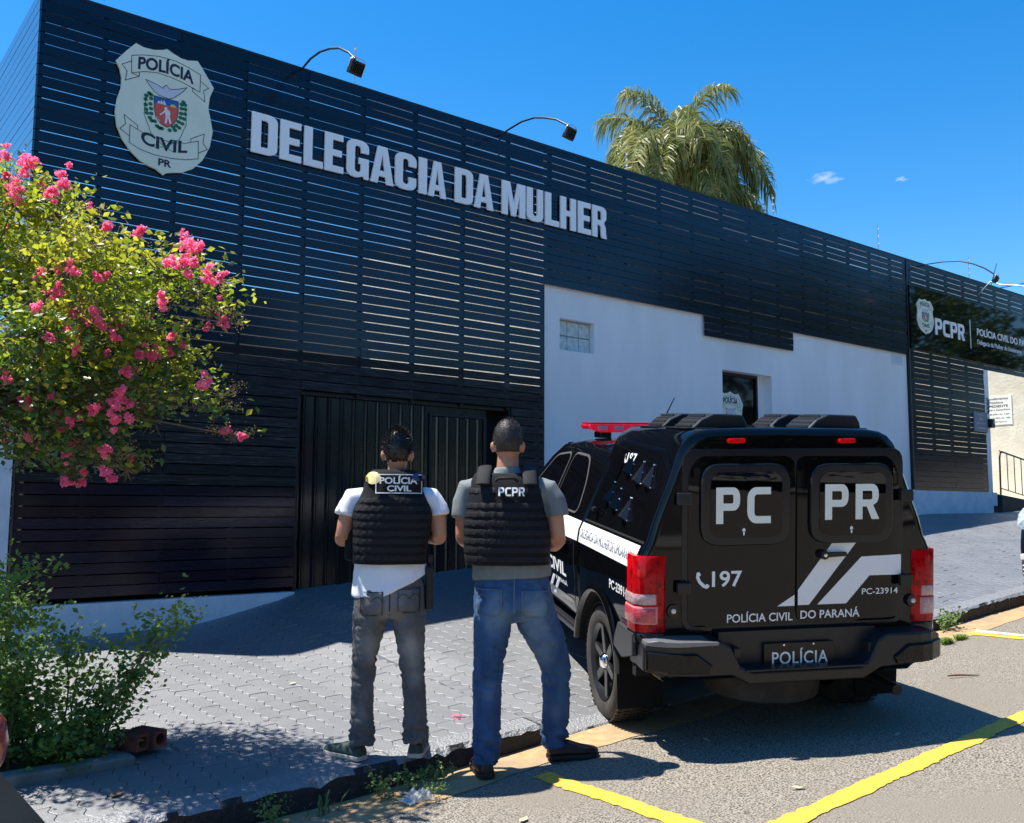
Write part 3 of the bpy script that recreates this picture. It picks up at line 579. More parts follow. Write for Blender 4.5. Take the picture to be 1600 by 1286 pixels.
# door sticker badge and the small badge on the name board
bd2 = thing('badge_sign', 'badge sticker on the dark glass of the doorway behind the truck', 'badge sign', (11.49, YW+.17, 1.1), 'police badge shields')
make_badge(bd2, lambda u, w_, d: (11.49+u*.66, YW+.168-d, 1.33+w_*.72), .002)
bd3 = thing('badge_sign', 'small badge at the left of the gloss black name board', 'badge sign', (16.95, YF-.06, 3.3), 'police badge shields')
make_badge(bd3, lambda u, w_, d: (16.95+u*.66, YF-.052-d, 3.60+w_*.54), .015)
nbp = thing('name_board', 'gloss black name board reading PCPR and POLÍCIA CIVIL DO PARANÁ above the entrance', 'sign', (19, YF-.03, 2.9))
MB().box(16.43, 24, YF-.05, YF-.02, 2.93, 4.12).obj('panel', M('gloss_black', (.004,.004,.005), .03, spec=.55), nbp, world=True)
def onwall(name, geo, x0, x1, z0, z1, y, mat, par, th=0):
    v, f = geo
    o = obj(name, mesh(name, [(x0+(x1-x0)*q[0], y, z0+(z1-z0)*q[1]) for q in v], f, mat), par, world=True)
    if th:
        s = o.modifiers.new('solid', 'SOLIDIFY'); s.thickness = th; s.offset = 0
    return o
onwall('lettering', letters('PCPR', .12), 17.31, 18.45, 3.29, 3.61, YF-.06, m_print, nbp, .012)
onwall('lettering', text_geo('POLÍCIA CIVIL DO PARANÁ', .02), 18.99, 21.75, 3.472, 3.65, YF-.056, m_print, nbp, .006)
onwall('lettering', text_geo('Delegacia da Mulher de Umuarama', .006), 18.99, 20.95, 3.262, 3.385, YF-.056, m_print, nbp, .004)
MB().box(18.70, 18.722, YF-.058, YF-.0515, 3.17, 3.755).obj('divider', m_print, nbp, world=True)
# small plates
p1 = thing('address_plate', 'small pale address tile at the top right corner of the white wall', 'plaque', (16.04, YW-.01, 2.6))
MB().box(15.87, 16.215, YW-.012, YW, 2.585, 2.785).obj('plate', M('pale_plate', (.55,.62,.68), .5), p1, world=True)
onwall('lettering', text_geo('5060', .0), 15.95, 16.14, 2.70, 2.745, YW-.0135, M('pale_ink', (.35,.42,.5), .6), p1)
onwall('lettering', text_geo('POLÍCIA CIVIL', .0), 15.91, 16.18, 2.63, 2.665, YW-.0135, MATS['pale_ink'], p1)
p2 = thing('notice_plate', 'grey engraved plate on the right edge of the slat column', 'plaque', (19.0, YF-.04, 1.52))
MB().box(18.74, 19.29, YF-.045, YF-.02, 1.52, 1.915).obj('plate', M('grey_plate', (.16,.18,.22), .45), p2, world=True)
for k, (t, x0, x1) in enumerate((('POLÍCIA CIVIL', 18.90, 19.13), ('AVISO', 18.94, 19.09), ('Toque a campainha', 18.81, 19.22), ('e aguarde', 18.84, 19.19))):
    onwall('lettering', text_geo(t, .0), x0, x1, 1.85-.09*k, 1.875-.09*k+.008, YF-.0465, m_print, p2)
# notice board on the cream wall (faces -X)
p3 = thing('opening_hours_sign', 'white opening hours sign on the cream entrance wall', 'sign', (22.29, 9.6, 1.8))
XS = 22.296
def s3(y, z): return (XS-.012, y, z)
MB().box(XS-.01, XS, 9.72, 10.42, 1.92, 2.59).obj('panel', M('sign_white', (.78,.80,.74), .5), p3, world=True)
for k, (t, wd_, hh) in enumerate((('Atendimento', .62, .07), ('Público', .36, .07), ('EXPEDIENTE', .60, .075), ('Segunda à Sexta-Feira', .70, .07), ('das 8:30h às 12h', .66, .045), ('e das 13:30h às 18h', .7, .045), ('nesta delegacia', .5, .045))):
    v, f = text_geo(t, .01); zz = 2.50-.088*k; wd_ *= .88; hh *= .72
    obj('lettering', mesh('lettering', [(XS-.0125, 10.07+wd_/2-wd_*q[0], zz+hh*q[1]) for q in v], f, m_navy), p3, world=True)
cm = thing('security_camera', 'small black intercom box on the white corner post by the entrance', 'intercom', (19.4, YF-.1, 1.62))
MB().box(19.36, 19.50, YF-.10, YF-.012, 1.62, 1.80).obj('housing', m_blackm, cm, world=True, bevel=.01)
MB().lathe([(.001,-.11),(.03,-.11),(.03,-.10),(.001,-.10)], (19.43, YF, 1.73), 'y', 12).obj('lens', m_grey, cm, world=True)
ch = thing('door_chain', 'dark chain looped round the white corner post above the intercom box', 'chain', (19.38, YF-.05, 1.95))
for k in range(7):
    MB().tube([(19.36+.02*(k % 2)+.022*cos(a), YF-.03-.012*(k % 2), 1.93+.045*k+.03*sin(a)) for a in [2*pi*i/10 for i in range(11)]], .006, 5).obj('link', m_blackm, ch, world=True)
# handrail
hr = thing('ramp_handrail', 'thin black tubular handrail with vertical bars beside the entrance ramp', 'handrail', (19.9, YF+.1, .27))
HY = YF+.05
def rz(x, h): return .25-.13*(x-19.95)+h
pr = [(19.93, HY, .25)]+[(19.95, HY, 1.04)]+[(19.98, HY, 1.13), (20.06, HY, 1.165)]+[(22.2, HY, 1.165-.13*2.14)]
MB().tube(pr, .019, 8).obj('top_rail', m_blackm, hr, world=True, smooth=60) if False else obj('top_rail', MB().tube(pr, .019, 8).mesh('top_rail', m_blackm, 60), hr, world=True)
for h in (.93, .16): obj('rail', MB().tube([(19.94, HY, rz(19.94, h-.0)), (22.2, HY, rz(22.2, h))], .012, 6).mesh('rail', m_blackm, 60), hr, world=True)
xb = 20.28
while xb < 22.1: obj('bar', MB().tube([(xb, HY, rz(xb, .16)), (xb, HY, rz(xb, .93))], .009, 6).mesh('bar', m_blackm, 60), hr, world=True); xb += .32
# floodlights on curved arms
for k, (path, lamp) in enumerate(zip(ARMS, LAMPS+[None])):
    lb = ['black floodlight on a curved arm above the letters D and E', 'black floodlight on a curved arm above the letters DA MULHER', 'black floodlight on a curved arm above the name board badge', 'curved lamp arm at the far right above the name board'][k]
    t = thing('floodlight', lb, 'floodlight', path[0], 'floodlights on curved arms over the facade')
    obj('arm', MB().tube([(path[0][0], YF+.02, path[0][2]-.25)]+path, .012, 7).mesh('arm', m_blackm if k != 3 else m_grey, 60), t, world=True)
    L = Vector(path[-1])+Vector((0, -.02, -.10))
    o = MB().box(-.10, .10, -.035, .035, -.085, .085).obj('housing', m_blackm, t, bevel=.008); o.location = L-t.location; o.rotation_euler = (radians(28), 0, radians(12)); o.scale = (.78, .78, .78)
    fins = MB()
    for q in range(7): fins.box(-.085+q*.026, -.079+q*.026, -.055, -.0355, -.06, .06)
    g_ = fins.obj('heat_sink', m_blackm, o)
    MB().box(-.085, .085, .0355, .039, -.07, .07).obj('lamp_glass', M('lamp_glass', (.5,.5,.48), .1), o)
    obj('bracket', MB().tube([(-.115,0,-.02),(-.12,0,.07),(-.08,0,.12),(.08,0,.12),(.12,0,.07),(.115,0,-.02)], .006, 6).mesh('bracket', m_grey, 60), o)
# electric fence posts with insulators
for k, (x, zt, lb) in enumerate(((4.90,5.17,'by the first floodlight'),(8.02,5.0,'thin one behind the second floodlight'),(9.2,4.98,'in front of the palm, left side'),(12.55,5.06,'in front of the drooping palm fronds, right side'),(15.70,5.15,'between the palm and the name board'),(19.13,5.14,'above the name board'))):
    t = thing('fence_post', 'thin electric fence rod on the parapet '+lb, 'electric fence rod', (x, YF+.12, 4.6), 'electric fence rods along the parapet')
    if k == 1: zt = 4.72
    obj('rod', MB().tube([(x, YF+.12, 4.3), (x, YF+.12, zt)], .0065, 6).mesh('rod', m_grey, 60), t, world=True)
    for q in range(4 if k != 1 else 1):
        zz = 4.68+q*(zt-4.72)/3.2
        MB().lathe([(.006,-.014),(.016,-.01),(.009,0),(.016,.01),(.006,.014)], (x, YF+.10, zz), 'z', 8).obj('insulator', m_print, t, world=True)
wr = thing('service_cable', 'thin dark overhead cables crossing the sky at the far right', 'cable', (23, 9, 5.5))
for a, c in (((20.3, 9.2, 4.62), (27, 12, 6.9)), ((20.0, 9.0, 4.58), (26, 8.4, 6.0))): obj('cable', MB().tube([a, c], .011, 5).mesh('cable', m_blackm), wr, world=True)
# ---------------------------------------------------------------- police pick-up truck (local axes: x right, y forward, z up; origin under the rear axle)
al, ptc, rl = .469, .0986, .018
TFv = Vector((sin(al)*cos(ptc), cos(al)*cos(ptc), sin(ptc))); TRv = Vector((cos(al)*cos(rl), -sin(al)*cos(rl), sin(rl))); TUv = TRv.cross(TFv)
TO = Vector((5.314, 4.278, -1.386))
TM = Matrix(((TRv.x, TFv.x, TUv.x, TO.x), (TRv.y, TFv.y, TUv.y, TO.y), (TRv.z, TFv.z, TUv.z, TO.z), (0, 0, 0, 1)))
tk = thing('police_pickup', 'black police pick-up truck with canopy and red light bar, parked nose to the pavement', 'truck', mat=TM)
m_paint = M('black_car_paint', (.0025,.0025,.003), .05, spec=.42, coat=0)
m_trim = M('black_plastic', (.012,.013,.016), .38, spec=.5, bump=.05, bscale=300)
m_rub = M('rubber_seal', (.006,.008,.012), .16)
m_glass = M('tinted_glass', (.002,.002,.003), .015, spec=.42)
m_sticker = M('white_sticker', (.80,.81,.83), .35)
m_pale = M('pale_letter_sticker', (.80,.82,.74), .5)
m_red = M('red_lens', (.75,.004,.010), .12, col2=(.30,.002,.005), nscale=26, lo=.5, hi=.65, spec=.5, obj=True, transl=.4)
m_chrome = M('chrome', (.75,.75,.75), .12, metal=1)
m_tyre = M('tyre', (.02,.019,.018), .75, col2=(.05,.045,.04), nscale=6, bump=.3, bscale=120)
m_satin = M('satin_flare', (.035,.036,.038), .45)
def hwz(z):
    P = [(.46,.80),(.52,.88),(.60,.925),(.72,.948),(.95,.965),(1.12,.960),(1.20,.948),(1.25,.925),(1.285,.905),(1.40,.870),(1.575,.800),(1.70,.752),(1.80,.722),(1.86,.695),(1.905,.655),(1.932,.60),(1.945,.52),(1.952,.3),(1.953,0)]
    return P
def hw(z):
    P = hwz(0)[:14]
    return lerp(z, P)
def ring(y, ins=0, zt=0, P=None, wsc=1):
    P = P or hwz(0); R = []
    for z, x in P:
        zz = z; xx = x*wsc
        if ins:
            cz = 1.2; xx = max(0, x*wsc-ins) if x > .05 else x; zz = z-ins*(1 if z > 1.7 else (-1 if z < .6 else 0))
        R.append((xx, y, zz+zt*max(0, (z-1.3)/.65)))
    L = [(-a, b_, c) for a, b_, c in R[::-1] if a > 1e-4]
    R = [r for r in R]
    return R+L+[]
def apply_bool(o, cutters):
    for c in cutters:
        m = o.modifiers.new('b', 'BOOLEAN'); m.operation = 'DIFFERENCE'; m.object = c; m.solver = 'EXACT'
    bpy.context.view_layer.update()
    me = bpy.data.meshes.new_from_object(o.evaluated_get(bpy.context.evaluated_depsgraph_get()))
    o.modifiers.clear(); nm = o.data.name; old = o.data; o.data = me; bpy.data.meshes.remove(old); me.name = nm
    for c in cutters: bpy.data.objects.remove(c)
    me.polygons.foreach_set('use_smooth', [True]*len(me.polygons)); me.set_sharp_from_angle(angle=radians(32)); return o
def cutter(y, r, z=.38):
    o = MB().lathe([(r, -1.3), (r, 1.3)], (0, y, z), 'x', 40).obj('cut', m_dark, tk); return fixn(o)
# rear shell: bed sides and canopy in one skin
ys = [(-.845,.05,0),(-.835,.022,0),(-.82,.006,0),(-.80,0,0),(-.6,0,.0),(-.2,0,.006),(.2,0,.004),(.40,0,-.005),(.45,.01,-.01),(.465,.03,-.012)]
sh = MB().rings([ring(y, i, t) for y, i, t in ys]).obj('canopy_body', m_paint, tk); fixn(sh)
apply_bool(sh, [cutter(0, .455)])
# cab, doors and bonnet
PF = [(.46,.80),(.52,.88),(.60,.925),(.72,.948),(.95,.965),(1.10,.962),(1.18,.95),(1.22,.93),(1.23,.6),(1.232,0)]
def ringf(y, zt, wsc=1, zb=0):
    R = [(x*wsc, y, zb+(z if z < 1.0 else 1.0+(z-1.0)*zt)) for z, x in PF]
    return R+[(-a, b_, c) for a, b_, c in R[::-1] if a > 1e-4]
fb = MB().rings([ringf(.485,1,.985), ringf(.50,1), ringf(2.3,1), ringf(2.62,.95), ringf(3.2,.62,.985), ringf(3.7,.2,.95), ringf(3.92,-.15,.86,.04), ringf(4.0,-.5,.78,.08)]).obj('front_body', m_paint, tk); fixn(fb)
apply_bool(fb, [cutter(3.1, .44)])
def gh(y, ztop, ins=0):
    P = [(1.20,.945),(1.26,.915),(1.45,.825),(1.62,.745),(1.74,.685),(1.79,.64),(1.815,.56),(1.83,.3),(1.833,0)]
    R = []
    for z, x in P:
        t = (z-1.2)/.633; zz = 1.2+t*(ztop-1.2); zq = 1.2+(zz-1.2)
        xx = (lerp(zz, [(a, b_) for a, b_ in P[:6]]) if x > .6 else x)-ins*(x > .05)
        R.append((xx, y, zz))
    return R+[(-a, b_, c) for a, b_, c in R[::-1] if a > 1e-4]
cab = MB().rings([gh(.50,1.77,.04), gh(.53,1.79), gh(.9,1.825), gh(1.5,1.835), gh(1.95,1.80), gh(2.15,1.68), gh(2.45,1.42), gh(2.72,1.215)]).obj('cab_roof', m_paint, tk, smooth=40); fixn(cab)
cab.data.polygons.foreach_set('use_smooth', [True]*len(cab.data.polygons)); cab.data.set_sharp_from_angle(angle=radians(40))
def hwc(z): return lerp(z, [(1.20,.945),(1.26,.915),(1.45,.825),(1.62,.745),(1.74,.685),(1.79,.64)])
# patch following a side surface: outline in (y, z) subdivided by triangulated grid
def sidepatch(name, poly, mat, off, fn, par, side=-1, th=0, n=6):
    cy = sum(p[0] for p in poly)/len(poly); cz = sum(p[1] for p in poly)/len(poly)
    V = []; Fc = []; m = len(poly)
    for k in range(n+1):
        for p in poly:
            t = 1-k/n; y = cy+(p[0]-cy)*t; z = cz+(p[1]-cz)*t; V.append((side*(fn(z)+off), y, z))
    for k in range(n):
        for i in range(m): Fc.append((k*m+i, k*m+(i+1) % m, (k+1)*m+(i+1) % m, (k+1)*m+i))
    return fixn(obj(name, mesh(name, V, Fc, mat, 180), par))
def rpoly(P, r=.03, n=4):
    out = []; N = len(P)
    for i in range(N):
        a, b_, c = Vector(P[i-1]), Vector(P[i]), Vector(P[(i+1) % N])
        u = (a-b_); v_ = (c-b_); ru = min(r, u.length*.45); rv = min(r, v_.length*.45); u.normalize(); v_.normalize()
        for k in range(n+1):
            t = k/n; p = b_+u*ru*(1-t)**2+v_*rv*t**2; out.append((p.x, p.y))
    return out
def outset(P, d):
    cy = sum(p[0] for p in P)/len(P); cz = sum(p[1] for p in P)/len(P); out = []
    N = len(P)
    for i in range(N):
        a, b_, c = Vector(P[i-1]), Vector(P[i]), Vector(P[(i+1) % N]); t = (c-a).normalized(); nrm = Vector((t.y, -t.x))
        if nrm.dot(b_-Vector((cy, cz))) < 0: nrm = -nrm
        q = b_+nrm*d; out.append((q.x, q.y))
    return out
for sd_ in (-1, 1):
    for nm, P in (('rear_side_window', [(.72,1.30),(1.43,1.30),(1.46,1.70),(1.02,1.69),(.84,1.52)]), ('front_side_window', [(1.53,1.30),(2.42,1.30),(1.98,1.66),(1.56,1.70)])):
        Q = rpoly(P, .08)
        d = sidepatch('window_trim', outset(Q, .017), m_rub if sd_ > 0 else M('grey_window_trim', (.10,.10,.10), .3), .004, hwc, tk, sd_)
        sidepatch(nm, Q, m_glass, .007, hwc, tk, sd_)
sidepatch('canopy_window', rpoly([(.10,1.33),(.38,1.33),(.30,1.72),(.06,1.80)], .05), m_glass, .004, hw, tk)
# fine seams: rear door, bed line, canopy base line
def strip(name, pts, wd, mat, off, fn, side=-1):
    V = []; n = len(pts)
    for i, p in enumerate(pts):
        a = Vector(pts[max(i-1, 0)]); c = Vector(pts[min(i+1, n-1)]); t = (c-a).normalized(); q = Vector((-t.y, t.x))*wd/2
        for s_ in (1, -1): V.append((side*(fn(p[1]+q.y*s_)+off), p[0]+q.x*s_, p[1]+q.y*s_))
    return obj(name, mesh(name, V, [(2*i, 2*i+1, 2*i+3, 2*i+2) for i in range(n-1)], mat, 180), tk)
seg = lambda a, b, n=8: [(a[0]+(b[0]-a[0])*i/n, a[1]+(b[1]-a[1])*i/n) for i in range(n+1)]
m_seam = M('panel_gap', (.001,.001,.001), .9)
hwm = lambda z: hw(z) if z < 1.2 else hw(z)
strip('door_seam', seg((.64,.60), (.56,.80))+seg((.56,.80), (.60,1.22)), .010, m_seam, .002, hwm)
strip('door_seam', seg((1.50,.60), (1.50,1.22)), .008, m_seam, .002, hwm)
strip('canopy_seam', seg((-.79,1.275), (.45,1.275), 20), .012, m_seam, .002, hw)
# white band with lettering along the side
band = strip('side_band', [], .1, m_sticker, 0, hw) if False else None
def bandmesh(y0, y1, z0, z1, name):
    V = []; n = 10; m_ = 5
    for j in range(m_+1):
        for i in range(n+1): y = y0+(y1-y0)*i/n; z = z0(y)+(z1(y)-z0(y))*j/m_; V.append((-(hw(z)+.0035), y, z))
    return obj(name, mesh(name, V, [(j*(n+1)+i, j*(n+1)+i+1, (j+1)*(n+1)+i+1, (j+1)*(n+1)+i) for j in range(m_) for i in range(n)], m_sticker, 180), tk)
zb0 = lambda y: 1.115-(.02*(y-.5) if y > .5 else 0); zb1 = lambda y: 1.255
bandmesh(-.77, .455, zb0, zb1, 'side_band'); bandmesh(.50, 2.9, zb0, zb1, 'side_band')
def sidetext(geo, y0, y1, z0, z1, mat, name='lettering', off=.0055, slant=0, fn=hw):
    v, f = geo  # text reads from front (left in picture) to rear
    # subdivide tall letters into the curve by plain mapping
    V = [(-(fn(z0+(z1-z0)*q[1])+off), y0+(y1-y0)*q[0]+slant*q[1], z0+(z1-z0)*q[1]) for q in v]
    return obj(name, mesh(name, V, f, mat), tk)
sidetext(text_geo('DELEGACIA DA MULHER DE UMUARAMA'), .42, -.70, 1.155, 1.215, M('grey_ink', (.12,.13,.15), .5))
sidetext(text_geo('PC-23914', .02), -.30, -.66, .925, .985, m_sticker)
sidetext(text_geo('197', .02), .02, -.16, 1.705, 1.77, m_sticker)
sidetext(text_geo('POLÍCIA CIVIL', .03), 2.35, .80, .80, .93, m_sticker)
sidetext(text_geo('PARANÁ', .01), 1.12, .78, .735, .775, m_sticker)
for k_ in range(2):
    sidepatch('side_stripe', [(1.45-.16*k_, .60), (1.38-.16*k_, .60), (1.15-.16*k_, .76), (1.22-.16*k_, .76)], m_sticker, .004, hw, tk)
sidepatch('side_stripe', [(.68,.56),(2.6,.56),(2.6,.66),(.66,.66)], M('silver_sticker', (.32,.34,.36), .3, metal=.3), .004, hw, tk)
# phone handset marks
def phone(fn3, s=1):
    c = [(0,1),(.22,1.02),(.30,.80),(.18,.72),(.30,.42),(.62,.12),(.74,.20),(.95,.08),(.86,-.08),(.70,-.14),(.42,-.02),(.12,.28),(-.06,.66)]
    v, f = shape_geo([c]); return obj('phone_mark', mesh('phone_mark', [fn3(a*s, b_*s) for a, b_, _ in v], f, m_sticker), tk)
phone(lambda a, b_: (-(hw(1.71+b_)+.0055), .075-a, 1.705+b_), .055)
# louvred scoops on the canopy side
sc = []
for (y, z) in ((-.02,1.60),(.10,1.46),(-.12,1.47),(-.22,1.72),(-.38,1.74),(-.34,1.56),(-.5,1.6),(-.06,1.74)):
    pass
for (y, z, bright) in ((-.10,1.70,0),(.09,1.50,0),(-.08,1.47,0),(-.33,1.66,1),(-.52,1.65,1),(-.33,1.43,1)):
    w_, h_, d_ = .062, .15, .045
    P0 = [(-(hw(z-h_/2)+.003), y-w_, z-h_/2), (-(hw(z-h_/2)+.003), y+w_*.5, z-h_/2), (-(hw(z+h_/2)+.002), y+.004, z+h_/2), (-(hw(z-h_/2+.02)+d_), y-w_*.6, z-h_/2+.03), (-(hw(z-h_/2+.02)+d_), y+w_*.1, z-h_/2+.03)]
    s_ = MB().add(P0, [(0,1,4,3),(0,3,2),(1,2,4),(2,3,4)] if False else [(0,3,2),(3,4,2),(4,1,2),(0,1,4,3)]).obj('scoop', m_paint if not bright else M('sunlit_scoop', (.05,.05,.052), .16, metal=.7), tk)  # lighter metal tone stands in for sun on three of the scoops
    fixn(s_)
    rv = MB()
    for q in range(3):
        t = q/2*.9+.05
        for yy in (y-w_*(1-t)-.008, y+w_*.5*(1-t)+.008): rv.ell((-(hw(z-h_/2+h_*t)+.004), yy, z-h_/2+h_*t), (.005,.005,.005), 6, 4)
    rv.obj('rivet_row', m_chrome, tk, kind='stuff')
# canopy side lock
MB().box(-.93, -.90, .20, .25, 1.355, 1.385).obj('side_lock', m_trim, tk, bevel=.006)
# rear doors
def rearplate(name, P, y0, y1, mat, par, bevel=.006, seg_=3):
    return fixn(MB().prism(P, y0, y1, 'y').obj(name, mat, par, bevel=bevel, seg=seg_))
Ld = rpoly([(-.665,.785),(.006,.785),(.006,1.805),(-.665,1.795)], .07); Rd = rpoly([(.024,.785),(.715,.785),(.70,1.80),(.024,1.81)], .07)
Ld = rpoly([(-.665,.785),(.010,.785)], .0) if False else [p for p in rpoly([(-.665,.785),(.010,.785),(.010,1.808),(-.665,1.798)], .05)]
def bow(o):
    bm = bmesh.new(); bm.from_mesh(o.data)
    for z in [1.56+.03*k for k in range(9)]+[.82,.86,.9]: bmesh.ops.bisect_plane(bm, geom=bm.verts[:]+bm.edges[:]+bm.faces[:], plane_co=(0,0,z), plane_no=(0,0,1))
    for x in [-.64,-.61,-.57,-.05,-.02,.05,.08,.62,.66,.69]: bmesh.ops.bisect_plane(bm, geom=bm.verts[:]+bm.edges[:]+bm.faces[:], plane_co=(x,0,0), plane_no=(1,0,0))
    for v in bm.verts:
        d = max(0, v.co.z-1.56); e = max(0, .9-v.co.z); a = max(0, abs(v.co.x-.02)-.58); c = max(0, .07-abs(v.co.x-.017))
        if v.co.y < -.85: v.co.y += d*d*.33+e*e*.5+a*a*1.2+c*c*1.2
    bm.to_mesh(o.data); bm.free(); o.data.polygons.foreach_set('use_smooth', [True]*len(o.data.polygons)); o.data.set_sharp_from_angle(angle=radians(40)); return o
ld = rearplate('rear_door', Ld, -.868, -.84, m_paint, tk, .008); ld['label'] = 'left rear door lettered PC and 197'; bow(ld)
rd = rearplate('rear_door', Rd, -.868, -.84, m_paint, tk, .008); rd['label'] = 'right rear door lettered PR with white diagonal stripes'; bow(rd)
fr2 = rearplate('door_surround', rpoly([(-.70,.755),(.745,.755),(.735,1.835),(-.70,1.828)], .09), -.851, -.842, m_rub, tk, .004)
for par, x0, x1 in ((ld, -.60, -.035), (rd, .095, .645)):
    wf = rearplate('window_frame', rpoly([(x0,1.262),(x1,1.262),(x1,1.745),(x0,1.742)], .12, 6), -.895, -.862, m_rub, par, .012)
    g_ = rearplate('glass', rpoly([(x0+.055,1.31),(x1-.055,1.31),(x1-.055,1.695),(x0+.055,1.693)], .075, 6), -.8985, -.89, m_glass, wf, .002)
def rear(name, geo, x0, x1, z0, z1, y, mat, par, slx=0):
    v, f = geo; return fixn(obj(name, mesh(name, [(x0+(x1-x0)*q[0]+slx*q[1], y, z0+(z1-z0)*q[1]) for q in v], f, mat), par))
rear('lettering', letters('PC', .26), -.51, -.165, 1.392, 1.605, -.8995, m_pale, ld)
rear('lettering', letters('PR', .26), .185, .54, 1.405, 1.618, -.8995, m_pale, rd)
for par, x in ((ld, -.335), (rd, .36)):
    v, f = shape_geo([[(-.011,.012),(.011,.012),(.008,.026),(0,.031),(-.008,.026)]]); rear('window_mark', ([(a, b_, 0) for a, b_, _ in v], f), x, x+1, 1.335, 2.335, -.8996, m_pale, par)
    v, f = shape_geo([[(-.004,-.012),(.004,-.012),(.006,.009),(-.006,.009)]]); rear('window_mark', ([(a, b_, 0) for a, b_, _ in v], f), x, x+1, 1.335, 2.335, -.8996, m_pale, par)
rear('lettering', text_geo('197', .018), -.52, -.33, 1.018, 1.112, -.8697, m_sticker, ld)
phone(lambda a, b_: (-.615+a, -.8697, 1.022+b_), .085).parent = ld
rear('lettering', text_geo('POLÍCIA CIVIL', .014), -.425, -.005, .805, .868, -.8697, m_sticker, ld, 0)
rear('lettering', text_geo('DO PARANÁ', .014), .045, .435, .812, .874, -.8697, m_sticker, rd)
rear('lettering', text_geo('PC-23914', .01), .45, .692, .945, .982, -.8697, m_sticker, rd)
def rpatch(P, par, mat=m_sticker):
    v, f = shape_geo([P]); return rear('stripe', ([(a, b_, 0) for a, b_, _ in v], f), 0, 1, 0, 1, -.8697, mat, par)
rpatch([(.028,.985),(.25,1.262),(.41,1.262),(.10,.895),(.028,.895)], rd)
rpatch([(.006,.958),(.006,.892),(-.105,.892)], ld)
rpatch([(.155,.895),(.345,.895),(.50,1.06),(.712,1.06),(.712,1.183),(.445,1.175)], rd)
# door handle, hinges, rivets, reversing sensors
hd = fixn(MB().prism(rpoly([(.165,1.178),(.33,1.186),(.33,1.212),(.165,1.212)], .01), -.905, -.885).obj('handle', m_trim, rd, bevel=.004))
MB().lathe([(.001,-.91),(.026,-.908),(.030,-.87)], (.185, 0, 1.195), 'y', 16).obj('handle_boss', m_trim, hd)
MB().lathe([(.001,-.914),(.011,-.913),(.012,-.905)], (.185, 0, 1.195), 'y', 12).obj('lock', m_chrome, hd)
for x, zs_ in ((-.70, (1.54, 1.02)), (.735, (1.545, 1.03))):
    for z in zs_: MB().box(x-.045, x+.04, -.905, -.869 if False else -.872, z-.035, z+.035).obj('hinge', m_trim, tk, bevel=.006)
for x, z in ((-.755,.885), (.80,.895)):
    MB().lathe([(.001,-.862),(.036,-.860),(.042,-.84)], (x, 0, z), 'y', 20).obj('latch_cup', m_rub, tk, smooth=None)
    MB().lathe([(.001,-.872),(.014,-.870),(.016,-.86)], (x, 0, z), 'y', 14).obj('latch_pin', M('pale_steel', (.6,.6,.58), .3, metal=.5), tk)
for x in (-.362, .355):
    fixn(MB().prism(rpoly([(x-.058,1.862),(x+.048,1.864),(x+.048,1.892),(x-.058,1.890)], .012), -.872, -.835).obj('marker_lamp', m_red, tk, bevel=.003))
# tail lamps wrapping the corners
for s_, nm in ((-1, 'left'), (1, 'right')):
    R = []
    def lampblock(name, z0, z1, mat, off, x0=.815, par=tk, inn=0):
        # outline in plan: from inner edge on the rear face round the corner to the side
        plan = [(x0+inn, -.862-off), (.88, -.862-off), (.945, -.852-off*.8), (.980+off*.6, -.81), (.984+off*.5, -.70+inn*1.2)]
        V = []
        for z in (z0, z0+.006, z1-.006, z1):
            k = .985 if z in (z0, z1) else 1
            for (a, b_) in plan: V.append((s_*((a-.8)*k+.8), -.7+(b_+.7)*k, z))
            for (a, b_) in plan[::-1]: V.append((s_*(a-.05), b_+.05, z))
        n = 10; F2 = [tuple(range(n)), tuple(range(3*n, 4*n))]
        for j in range(3): F2 += [(j*n+i, j*n+(i+1) % n, (j+1)*n+(i+1) % n, (j+1)*n+i) for i in range(n)]
        o = fixn(obj(name, mesh(name, V, F2, mat, 40), par)); return o
    tl_ = lampblock('tail_lamp', .765, 1.205, m_red, 0); tl_['label'] = nm+' red tail lamp'
    lampblock('reversing_lens', .925, .985, M('clear_lens', (.50,.40,.40), .1, col2=(.45,.2,.2), nscale=60, bump=.5, bscale=70, coat=1, obj=True), .006, .845, tl_, .02)
    lampblock('indicator_lens', .82, .905, M('pink_lens', (.55,.06,.075) if s_ < 0 else (.62,.6,.6), .12, col2=(.4,.03,.05), nscale=80, bump=.6, bscale=90, coat=1, obj=True) if s_ < 0 else MATS['clear_lens'], .010, .85, tl_, .02)
    lampblock('lens_rim', .812, .913, M('pale_lens_rim', (.62,.22,.23), .2), .007, .842, tl_, .015)
    lampblock('lamp_lower_plate', .70, .762, m_rub, -.004)  # black strip below the lamp
# bumper with step
def bump(name, P, y0, y1, mat, bev=.015, curve=True):
    P = [(a*.955, b_) for a, b_ in P]; y0 += .02; y1 += .02
    bm = bmesh.new(); mb = MB().prism(P, y0, y1, 'y'); me = mesh(name, mb.v, mb.f, mat); o = obj(name, me, tk)
    bm.from_mesh(me); bmesh.ops.recalc_face_normals(bm, faces=bm.faces)
    if curve:
        for xx in (-.92,-.84,-.76,.66,.76,.84,.92):
            bmesh.ops.bisect_plane(bm, geom=bm.verts[:]+bm.edges[:]+bm.faces[:], plane_co=(xx,0,0), plane_no=(1,0,0))
        for v in bm.verts:
            d = max(0, abs(v.co.x)-.74); v.co.y += d*d*2.2; 
            if abs(v.co.x) > .9 and v.co.y > -.9: v.co.y += .09*(abs(v.co.x)-.9)/.1
    bm.to_mesh(me); bm.free()
    b_ = o.modifiers.new('bevel', 'BEVEL'); b_.width = bev; b_.segments = 3; b_.limit_method = 'ANGLE'; b_.angle_limit = radians(30)
    return o
